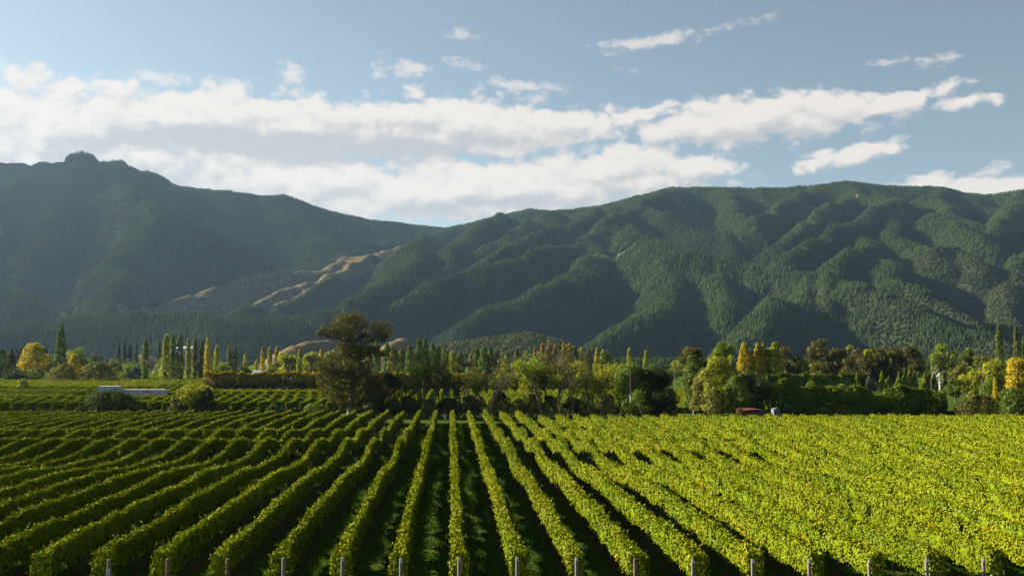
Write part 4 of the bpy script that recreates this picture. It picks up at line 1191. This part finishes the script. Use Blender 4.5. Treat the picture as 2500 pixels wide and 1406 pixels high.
for i, (px, top, w, mat) in enumerate([(915, 960, 70, 'dark'), (960, 975, 60, 'dark'), (1000, 968, 66, 'dark'), (1045, 975, 60, 'green'), (1095, 972, 60, 'dark'), (1150, 965, 70, 'dark'), (1215, 955, 66, 'dark'), (1262, 972, 56, 'olive'), (1300, 962, 60, 'olive'),
                                       (1345, 965, 56, 'green'), (1395, 970, 60, 'dark'), (1430, 958, 66, 'green'), (1480, 962, 60, 'olive'), (1520, 968, 50, 'green')]):
    tree('shrub', px, top, 181 + i % 4, w, mat, ['dark shrub touching the right of the great gum', 'dark shrub, second right of the great gum', 'dark shrub below the first thin tree', 'green shrub where the straight vine rows end', 'dark shrub behind the central vine row',
         'dark shrub right of the central vine row', 'dark shrub below the broad locust tree', 'low olive shrub below the locust tree trunk', 'olive shrub among the bare trunks', 'green shrub among the bare trunks', 'dark shrub among the bare trunks', 'tall green shrub among the bare trunks',
         'olive shrub left of the dark broad tree', 'green shrub at the foot of the dark broad tree'][i], cat='bush', group=SB)

# ------------------------------------------------------------------ the great gum
def great_gum():
    rg = np.random.default_rng(77)
    D = 187.0
    base = at(857, 1012, D); z0 = gz(base)
    t = thing('gum_tree', 'great dark gum tree with tiered crown, tallest tree left of centre', 'tree', (base.x, base.y, z0))
    cl = [(940, 190, 120, 85), (1080, 200, 95, 85), (1000, 140, 110, 50), (780, 262, 100, 52), (710, 290, 45, 30), (900, 290, 110, 65), (1040, 290, 120, 80), (1290, 235, 105, 68), (1275, 325, 90, 45), (1340, 290, 50, 45), (1130, 340, 80, 60), (980, 370, 90, 40),
          (1150, 440, 120, 48), (1245, 480, 100, 42), (930, 425, 66, 38), (900, 520, 120, 70), (1040, 520, 110, 75), (770, 580, 95, 55), (700, 600, 55, 40), (880, 640, 150, 75), (1060, 640, 130, 90), (780, 700, 90, 55), (940, 740, 150, 85), (1110, 740, 110, 85), (820, 830, 110, 62),
          (960, 850, 120, 75), (1120, 870, 120, 75), (1200, 800, 90, 60), (1170, 950, 70, 40), (750, 780, 60, 45), (1290, 870, 110, 55), (1000, 600, 120, 80), (870, 900, 90, 40), (1000, 440, 90, 50), (1080, 480, 90, 50), (960, 470, 80, 45), (1180, 680, 90, 60), (1230, 740, 80, 60), (1270, 820, 90, 55), (1330, 910, 80, 40), (700, 640, 50, 40), (720, 740, 50, 50), (1150, 600, 70, 60), (940, 950, 80, 35), (1060, 960, 70, 35)]
    C, Rd = [], []
    for cx, cy, rx, ry in cl:
        px, py = 600 + cx / 3.906, 740 + cy / 3.906
        p = at(px, py, D + rg.uniform(-3.2, 3.2))
        C.append((p.x - base.x, p.y - base.y, p.z - z0))
        s = D / F / 3.906
        Rd.append((rx * s * 1.12, rx * s * 1.1, ry * s * 1.0))
    C, Rd = np.array(C), np.array(Rd)
    n = 27000
    P, N, tint = clump_crown(C, Rd, rg, n)
    # foliage hangs in small tufts
    tuft = P[rg.integers(0, n, 5200)] + rg.normal(0, .12, (5200, 3))
    P = np.where((rg.random(n) < .5)[:, None], tuft[rg.integers(0, 5200, n)] + rg.normal(0, .20, (n, 3)), P)
    V, Fq = leaf_quads(P, N, .22 * rg.uniform(.6, 1.35, n), rg, 1.7)
    obj('crown', np_mesh('crown', V, [Fq], M['gum'], tint=tint), t)
    def q(cx, cy, dy=0):
        p = at(600 + cx / 3.906, 740 + cy / 3.906, D + dy); return (p.x - base.x, p.y - base.y, p.z - z0)
    mb = MB()
    mb.tube([(-.1, 0, -.3), (0, 0, .6), q(1005, 980), q(1012, 880), q(1025, 700), q(1035, 560), q(1042, 430)], [1.0, .80, .62, .52, .40, .32, .24], 12)
    mb.build('trunk', M['palebark'], t, True)
    for pts, r0 in (([q(1042, 440), q(990, 340, 1), q(940, 220, 1)], .26), ([q(1042, 440), q(1060, 330, -1), q(1085, 190, -1)], .26), ([q(1040, 450), q(960, 380, -1), q(860, 320, -1), q(770, 270, 0)], .2),
                    ([q(1042, 450), q(1110, 400, 1), q(1220, 340, 1), q(1300, 250, 0)], .2), ([q(1038, 500), q(1130, 480, -1), q(1250, 490, -1)], .16), ([q(1028, 660), q(920, 620, -2), q(780, 590, -1)], .2),
                    ([q(1022, 720), q(1090, 690, 2), q(1150, 640, 1)], .18), ([q(1016, 840), q(900, 800, 1), q(780, 740, 1)], .2), ([q(1014, 860), q(1100, 830, -2), q(1220, 810, -1), q(1300, 860, 0)], .18), ([q(1012, 900), q(920, 880, -2), q(840, 850, -1)], .16)):
        lb = MB(); lb.tube(pts, np.linspace(r0, r0 * .3, len(pts)), 7); lb.build('limb', M['bark'], t, True)
    sn = MB(); sn.tube([q(1060, 180), q(1048, 100), q(1042, 66), q(1034, 36)], [.12, .09, .07, .03], 6); sn.tube([q(1046, 90), q(1056, 70)], [.05, .02], 5); sn.build('dead_top_branch', M['darkbark'], t)
great_gum()

# ------------------------------------------------------------------ thin, half bare trees of the tree line
def bare_tree(px, top, D, lean, leafy, mat, label, forks=3, rad=.16, bark='bark', spread=.5, start=.32, group='thin half bare trees of the tree line', name='locust_tree'):
    TREE_NO[0] += 1
    rg = np.random.default_rng(7000 + TREE_NO[0])
    p = at(px, 900, D); z0 = gz(p)
    H = at(px, top, D).z - z0
    t = thing(name, label, 'tree', (p.x, p.y, z0), 0, group)
    trunk, twigs = MB(), MB()
    tips = []
    def grow(p0, dirv, L, r, lvl):
        pts = [p0]; d_ = dirv.copy()
        for s in range(3):
            d_ = d_ + rg.normal(0, .13, 3) + np.array([0, 0, .05]); d_ /= np.linalg.norm(d_)
            pts.append(pts[-1] + d_ * L / 3)
        (trunk if lvl < 2 else twigs).tube(pts, np.linspace(r, r * .6, 4), 6 if lvl < 2 else 3, False)
        if lvl >= 4 or L < .5:
            tips.append(pts[-1]); return
        if lvl >= 2: tips.append(pts[2])
        for q in range(forks if lvl else forks + 1):
            a = rg.uniform(0, 6.283)
            sp_ = spread * rg.uniform(.6, 1.3)
            side = np.array([math.cos(a), math.sin(a), 0])
            nd = d_ + side * sp_; nd /= np.linalg.norm(nd)
            grow(pts[int(rg.integers(2, 4))], nd, L * rg.uniform(.58, .80), r * .56, lvl + 1)
    grow(np.array([0, 0, -.15]), np.array([lean, rg.normal(0, .05), 1.0]) / math.hypot(lean, 1), H * start, rad, 0)
    tips = np.array(tips)
    f = H / tips[:, 2].max()
    trunk_m = trunk.mesh('trunk', M[bark]); twig_m = twigs.mesh('branches', M['twig' if leafy < .5 else bark])
    for me in (trunk_m, twig_m):
        co = np.empty(len(me.vertices) * 3, np.float32); me.vertices.foreach_get('co', co); co = co.reshape(-1, 3); co[:, 2] *= f; me.vertices.foreach_set('co', co.ravel()); me.update()
    obj('trunk', trunk_m, t); obj('branches', twig_m, t)
    tips[:, 2] *= f
    k_ = rg.random(len(tips)) < leafy
    low = tips[k_]
    if len(low):
        c = np.repeat(low, 14, 0); n = len(c)
        P = c + rg.normal(0, 1, (n, 3)) * np.array([.46, .46, .30])
        N = rg.normal(0, .6, (n, 3)) + np.array([0, 0, .6])
        V, Fq = leaf_quads(P, N, .27 * rg.uniform(.6, 1.4, n), rg)
        obj('crown', np_mesh('crown', V, [Fq], M[mat], tint=rg.random(n)), t)
for px, top, D, lean, leafy, mat, rad, lb in [
        (968, 905, 182, .05, .55, 'dark', .14, 'thin dark tree just right of the great gum'),
        (1008, 912, 186, -.1, .45, 'dark', .12, 'short dark thin tree left of the straight rows'),
        (1041, 876, 180, .03, .55, 'green', .17, 'leafy thin tree left of where the straight rows end'),
        (1074, 858, 184, .05, .6, 'green', .17, 'tallest leafy thin tree over the end of the straight rows'),
        (1102, 900, 179, -.05, .5, 'dark', .13, 'thin dark tree right behind the central row'),
        (1128, 888, 183, .08, .40, 'olive', .13, 'sparse thin tree right of the central row'),
        (1158, 905, 180, .05, .35, 'green', .13, 'low sparse tree left of the leaning dark trunk'),
        (1190, 885, 178, .28, .35, 'olive', .22, 'leaning dark trunk with forked bare limbs'),
        (1233, 862, 183, .02, .35, 'olive', .15, 'slim upright tree left of the broad locust tree'),
        (1330, 866, 178, -.42, .85, 'bright', .20, 'broad locust tree with yellow-green feathery crown leaning left'),
        (1272, 890, 181, -.02, .70, 'yellowgreen', .13, 'thin yellow-green tree below the broad locust crown'),
        (1292, 905, 183, .08, .60, 'yellowgreen', .11, 'small yellow-green tree among the bare trunks'),
        (1312, 888, 180, -.02, .45, 'olive', .12, 'thin olive tree right of the broad locust tree'),
        (1328, 850, 182, .06, .12, 'olive', .17, 'bare twiggy tree, leftmost of the pinkish ones'),
        (1345, 862, 179, .03, .15, 'olive', .14, 'bare twiggy tree with two upright trunks'),
        (1368, 846, 178, -.10, .10, 'olive', .24, 'stout bare tree with thick grey trunk'),
        (1392, 868, 182, .05, .22, 'olive', .14, 'thin bare tree right of the stout bare tree'),
        (1402, 880, 175, -.08, .30, 'yellowgreen', .18, 'forked grey trunk with thin leaves'),
        (1440, 866, 176, -.12, .18, 'olive', .19, 'tall bare tree with curved trunk'),
        (1455, 890, 180, .02, .50, 'yellowgreen', .12, 'thin yellowing tree right of the curved trunk'),
        (1472, 888, 178, .08, .60, 'yellowgreen', .13, 'yellow-green thin tree near the dark broad tree'),
        (1500, 892, 174, -.22, .62, 'yellowgreen', .16, 'brown barked tree leaning left near the dark broad tree'),
        (1512, 884, 177, .05, .45, 'olive', .13, 'last thin tree left of the dark broad tree')]:
    bare_tree(px, top, D, lean, leafy, mat, lb, rad=rad, bark='darkbark' if mat in ('dark', 'green') else 'bark', spread=.62 if 'broad' in lb else .42)
for px, top, D, lb, g in [(2325, 862, 300, 'dead white trunk beside the green spreading tree', None), (2422, 848, 300, 'small dead white tree left of the tall thin poplar', None), (2443, 845, 298, 'larger dead white tree in front of the tall thin poplar', None), (2269, 850, 320, 'dead grey tree left of the green spreading tree', None)]:
    bare_tree(px, top, D, .02, 0, 'olive', lb, rad=.14, bark='whitebark', spread=.22, group='dead white trees at the right', name='dead_tree')
tree('round', 1545, 884, 172, 100, 'green', 'broad dark tree, left half of a pair right of the bare trees', dens=1.2)
tree('round', 1598, 890, 173, 112, 'dark', 'broad darkest tree, right half of a pair right of the bare trees', dens=1.3)
tree('round', 1555, 950, 168, 88, 'green', 'lower leafy tree under the broad dark pair', dens=1.2)
tree('round', 1610, 950, 169, 90, 'dark', 'lower dark tree under the right of the broad dark pair', dens=1.2)

# ------------------------------------------------------------------ buildings and small things
def shed_white():
    D = 240
    a, b, c = at(238, 966, D), at(287, 966, D), at(400, 966, D)
    t = thing('white_shed', 'long low white shed with a taller box end in the left vineyard', 'shed', (a.x, a.y, 0), -YAW)
    s = D / F
    w1, w2 = 49 * s, 113 * s; h1, h2 = at(240, 944, D).z, at(340, 952, D).z
    mb = MB(); mb.box((w1 / 2, 1.2, h1 / 2), (w1, 2.4, h1), .05); mb.build('box_end', M['whitewall'], t)
    mb = MB(); mb.box((w1 + w2 / 2 - .02, 1.25, h2 / 2), (w2, 2.3, h2), .05); mb.build('long_wall', M['whitewall'], t)
    mb = MB()
    for q in range(1, 9): mb.box((w1 + w2 * q / 9, .085, h2 / 2), (.05, .05, h2 * .98))
    for q in (1, 2): mb.box((w1 * q / 3, -.015, h1 / 2), (.05, .05, h1 * .98))
    mb.build('wall_seams', M['greywall'], t)
    mb = MB(); mb.box((w1 / 2, 1.2, h1 + .06), (w1 + .2, 2.6, .13), .03); mb.build('roof', M['white'], t)
    mb = MB(); mb.box((w1 + w2 / 2 + .1, 1.25, h2 + .06), (w2 - .1, 2.5, .12), .03); mb.build('roof', M['white'], t)
    mb = MB(); mb.box((w1 - .6, -.03, h1 - .75), (.55, .06, .6)); mb.build('vent', M['glass'], t)
    mb = MB(); mb.box((w1 + w2 - .45, .07, h2 * .45), (.5, .06, h2 * .8)); mb.build('door', M['metal'], t)
    mb = MB(); mb.box((w1 + w2 * .62, .07, h2 - .35), (.5, .06, .3)); mb.build('vent', M['glass'], t)
shed_white()
def house(px0, px1, top, D, label, eave=.62, wall='whitewall', roof='roof', base=0.0, depth=7.0, name='house'):
    a, b = at(px0, 900, D), at(px1, 900, D)
    H = at(px0, top, D).z - base; W = (b - a).length
    t = thing(name, label, 'house', (a.x, a.y, base), -YAW)
    he = H * eave
    mb = MB(); mb.box((W / 2, depth / 2, he / 2), (W, depth, he)); mb.build('wall', M[wall], t)
    mb = MB()
    o = .35
    V = [(-o, -o, he), (W + o, -o, he), (W + o, depth + o, he), (-o, depth + o, he), (-o + W * .04, depth / 2, H), (W + o - W * .04, depth / 2, H)]
    V = [(x, y, z + .01) for x, y, z in V]
    mb.add(V, [(0, 1, 5, 4), (2, 3, 4, 5), (1, 2, 5), (3, 0, 4), (3, 2, 1, 0)])
    rf = mb.build('roof', M[roof], t)
    c = MB(); c.box((W * .7, depth * .5, H + .25), (.6, .6, .9)); c.build('chimney', M[wall], rf)
    for q in (.25, .7):
        w_ = MB(); w_.box((W * q, -.03, he * .55), (W * .16, .06, he * .42)); w_.build('window', M['glass'], t)
house(614, 644, 903, 395, 'white house with pale blue roof behind the orange hedge', .5)
house(428, 472, 845, 930, 'long pale roofed house far off behind the tall poplar trio', .6, base=float(at(428, 858, 930).z), depth=9)
house(690, 722, 917, 385, 'low pale building half hidden behind the orange hedge', .6)

def red_shed():
    D = 166
    a, b = at(1815, 1020, D), at(1873, 1020, D)
    W = (b - a).length; z0 = gz(a)
    t = thing('red_shed', 'low red iron shed with rounded roof under the broad dark tree', 'shed', (a.x, a.y, z0), -YAW)
    he, H = at(1815, 1006, D).z - z0, at(1840, 999, D).z - z0
    mb = MB(); mb.box((W / 2, 2.5, he / 2), (W, 5, he)); mb.build('wall', M['rust'], t)
    mb = MB(); n = 12; V = []
    for i in range(n + 1):
        q = i / n; x = -.15 + (W + .3) * q; z = he + (H - he) * math.sin(math.pi * min(1, .08 + q * .86)) ** .6
        V += [(x, -.2, z), (x, 5.2, z), (x, -.2, z - .07), (x, 5.2, z - .07)]
    Fl = []
    for i in range(n):
        o = i * 4; Fl += [(o, o + 4, o + 5, o + 1), (o + 2, o + 3, o + 7, o + 6), (o, o + 2, o + 6, o + 4), (o + 1, o + 5, o + 7, o + 3)]
    Fl += [(0, 1, 3, 2), (n * 4, n * 4 + 2, n * 4 + 3, n * 4 + 1)]
    mb.add(V, Fl); mb.build('roof', M['red'], t)
    mb = MB(); mb.box((W * .8, -.04, he * .48), (1.0, .08, he * .9)); mb.build('door', M['rust'], t)
red_shed()
def white_hut():
    D = 171
    a, b = at(1889, 1018, D), at(1906, 1018, D)
    W = (b - a).length; z0 = gz(a)
    t = thing('white_hut', 'small white hut with dark doorway right of the red shed', 'shed', (a.x, a.y, z0), -YAW)
    H = at(1895, 996, D).z - z0
    mb = MB(); mb.box((W / 2, .8, H * .46), (W, 1.6, H * .92)); mb.build('wall', M['greywall'], t)  # tree shade put into the blue-grey colour of wall and roof
    mb = MB(); V = [(-.1, -.15, H * .93), (W + .1, -.15, H * .93), (W + .1, 1.75, H * .93), (-.1, 1.75, H * .93), (W / 2, -.15, H), (W / 2, 1.75, H)]
    mb.add(V, [(0, 1, 4), (3, 5, 2), (1, 2, 5, 4), (0, 4, 5, 3), (0, 3, 2, 1)]); mb.build('roof', M['greywall'], t)
    mb = MB(); mb.box((W * .3, -.03, H * .35), (W * .34, .06, H * .68)); mb.build('door', M['glass'], t)
white_hut()
def wind_machine(px, hub, D, label, r, angles, thick=.26):
    p = at(px, 900, D); z0 = gz(p); H = at(px, hub, D).z - z0
    t = thing('wind_machine', label, 'wind machine', (p.x, p.y, z0), -YAW)
    mb = MB(); mb.tube([(0, .35, -.1), (0, .35, H)], [r * .07, r * .05], 8); mb.build('mast', M['metal'], t, True)
    mb = MB(); mb.box((0, .25, H), (r * .14, r * .4, r * .14), .03); mb.build('gearbox', M['white'], t)
    for a in angles:
        c, s = math.cos(a), math.sin(a)
        V = []
        for rr, w in ((.15, thick), (r * .5, thick * .95), (r, thick * .55)):
            for (wx, yy) in ((-w / 2, .02), (w / 2, -.10), (w / 2, -.05), (-w / 2, .07)):
                V.append((c * rr - s * wx, -.28 + yy, H + s * rr + c * wx))
        Fl = [(3, 2, 1, 0), (8, 9, 10, 11)] + [(i + j, i + (j + 1) % 4, i + 4 + (j + 1) % 4, i + 4 + j) for i in (0, 4) for j in range(4)]
        mb = MB(); mb.add(V, Fl); mb.build('blade', M['white'], t)
    mb = MB(); mb.box((.9, .6, .7), (1.3, 1.0, 1.4), .05); mb.build('engine_box', M['metal'], t)
wind_machine(943, 910, 300, 'white wind machine with four crossed blades in the gap', 1.55, [R(28), R(118), R(208), R(298)], .22)
wind_machine(2294, 912, 205, 'wind machine with one slanting white propeller above the hedge', 1.1, [R(33), R(213)], .12)

def pole(px, top, base, D, label, arms=(), bands=(), rad=.11, mat='darkbark', name='utility_pole', lean=0.0):
    p = at(px, base, D); z0 = gz(p); H = at(px, top, D).z - z0
    t = thing(name, label, 'pole', (p.x, p.y, z0), -YAW)
    mb = MB(); mb.tube([(0, 0, -.1), (lean * H, 0, H)], [rad, rad * .75], 8); mb.build('pole', M[mat], t, True)
    for z, w in arms:
        zz = at(px, z, D).z - z0
        mb = MB(); mb.box((0, -.15, zz), (w, .1, .12)); ar = mb.build('crossarm', M['wood'], t)
        for q in (-.45, 0, .45):
            i = MB(); i.tube([(q * w, -.15, zz + .06), (q * w, -.15, zz + .22)], [.05, .04], 6); i.build('insulator', M['white'], ar)
    for z0_, z1_ in bands:
        a, b = at(px, z1_, D).z - z0, at(px, z0_, D).z - z0
        mb = MB(); mb.tube([(lean * a, 0, a), (lean * b, 0, b)], [rad * 1.12, rad * 1.12], 8); mb.build('white_band', M['white'], t)
pole(437, 832, 1003, 194, 'dark utility pole with pale band beside the tall yellow-green bush', ((836, 1.6),), ((982, 990),), .09)
pole(410, 920, 955, 330, 'pale thin pole standing left of the dark utility pole', ((926, 1.0),), (), .08, 'wood')
pole(200, 918, 946, 395, 'short pale pole between the two dark domed trees', (), (), .09, 'wood')
pole(1540, 905, 1030, 163, 'utility pole with white bands in front of the broad dark pair', (), ((966, 981), (1014, 1030)), .10)
pole(1032, 915, 1000, 190, 'pale pole behind the thin trees in the gap', (), (), .08, 'wood')
pole(1648, 918, 990, 215, 'short grey post in the gap right of the broad dark pair', (), (), .1, 'wood')
pole(2297, 926, 975, 185, 'pole with three crossarms beside the slanting propeller', ((927, 1.1), (937, .9), (955, 1.1)), (), .09, 'wood')
pole(2274, 922, 960, 215, 'plain thin pole left of the crossarm pole', (), (), .07, 'wood')
pole(2285, 824, 870, 700, 'far pole on the hill above the green spreading tree', ((827, 1.6),), (), .13, 'wood')
def guy():
    a = at(1556, 985, 163.5); b = at(1579, 1030, 162.5)
    z0 = gz(b)
    t = thing('guy_wire', 'slanting guy wire with white guard right of the white banded pole', 'wire', (b.x, b.y, z0))
    d_ = np.array(a - b) + np.array([0, 0, b.z - z0])
    mb = MB(); mb.tube([(0, 0, 0), d_], [.015, .015], 5); mb.build('wire', M['metal'], t)
    mb = MB(); mb.tube([d_ * .02, d_ * .42], [.035, .035], 6); mb.build('guard', M['white'], t)
guy()
def small_things():
    p = at(186, 962, 292)
    t = thing('water_tank', 'small black tank left of the white shed', 'tank', (p.x, p.y, 0))
    mb = MB(); mb.tube([(0, 0, 0), (0, 0, 1.0)], [.52, .52], 14); mb.build('tank', M['black'], t, True)
    mb = MB(); mb.tube([(0, 0, 1.0), (0, 0, 1.12), (0, 0, 1.2)], [.55, .35, .12], 14); mb.build('lid', M['black'], t)
    p = at(215, 966, 290)
    t = thing('trough', 'low white trough between the black tank and white shed', 'trough', (p.x, p.y, 0))
    mb = MB(); mb.box((0, 0, .25), (1.4, .6, .5), .06); mb.build('basin', M['white'], t)
    mb = MB(); mb.box((0, 0, .515), (1.2, .42, .02)); mb.build('water_surface', M['glass'], t)
    p = at(1182, 950, 289)
    t = thing('marker_post', 'small white marker post at the end of the gap', 'post', (p.x, p.y, float(ground_z(289))))
    mb = MB(); mb.tube([(0, 0, -.1), (0, 0, 2.6)], [.13, .11], 8); mb.build('post', M['white'], t)
    mb = MB(); mb.tube([(0, 0, 2.6), (0, 0, 2.75)], [.14, .05], 8); mb.build('cap', M['metal'], t)
    p = at(1086, 1012, 176)
    t = thing('plastic_bin', 'small white bin at the end of the straight vine row', 'bin', (p.x, p.y, float(ground_z(176))))
    mb = MB(); mb.box((0, 0, .4), (.5, .5, .8), .08); mb.build('body', M['white'], t)
    mb = MB(); mb.box((0, 0, .83), (.56, .56, .07), .03); mb.build('lid', M['metal'], t)
small_things()

# ------------------------------------------------------------------ haze
def build_haze():
    mb = MB()
    cx, cy = 0, 3500
    mb.box((0, 3500, 525), (17600, 9800, 1160))
    m_, k, out = new_mat('haze')
    v = k.n('ShaderNodeVolumePrincipled')
    v.inputs['Color'].default_value = (.44, .70, 1.0, 1)
    v.inputs['Density'].default_value = 0.000024
    v.inputs['Anisotropy'].default_value = .34
    k.t.links.new(v.outputs[0], out.inputs['Volume'])
    tag(mb.build('haze', m_), kind='stuff')
build_haze()
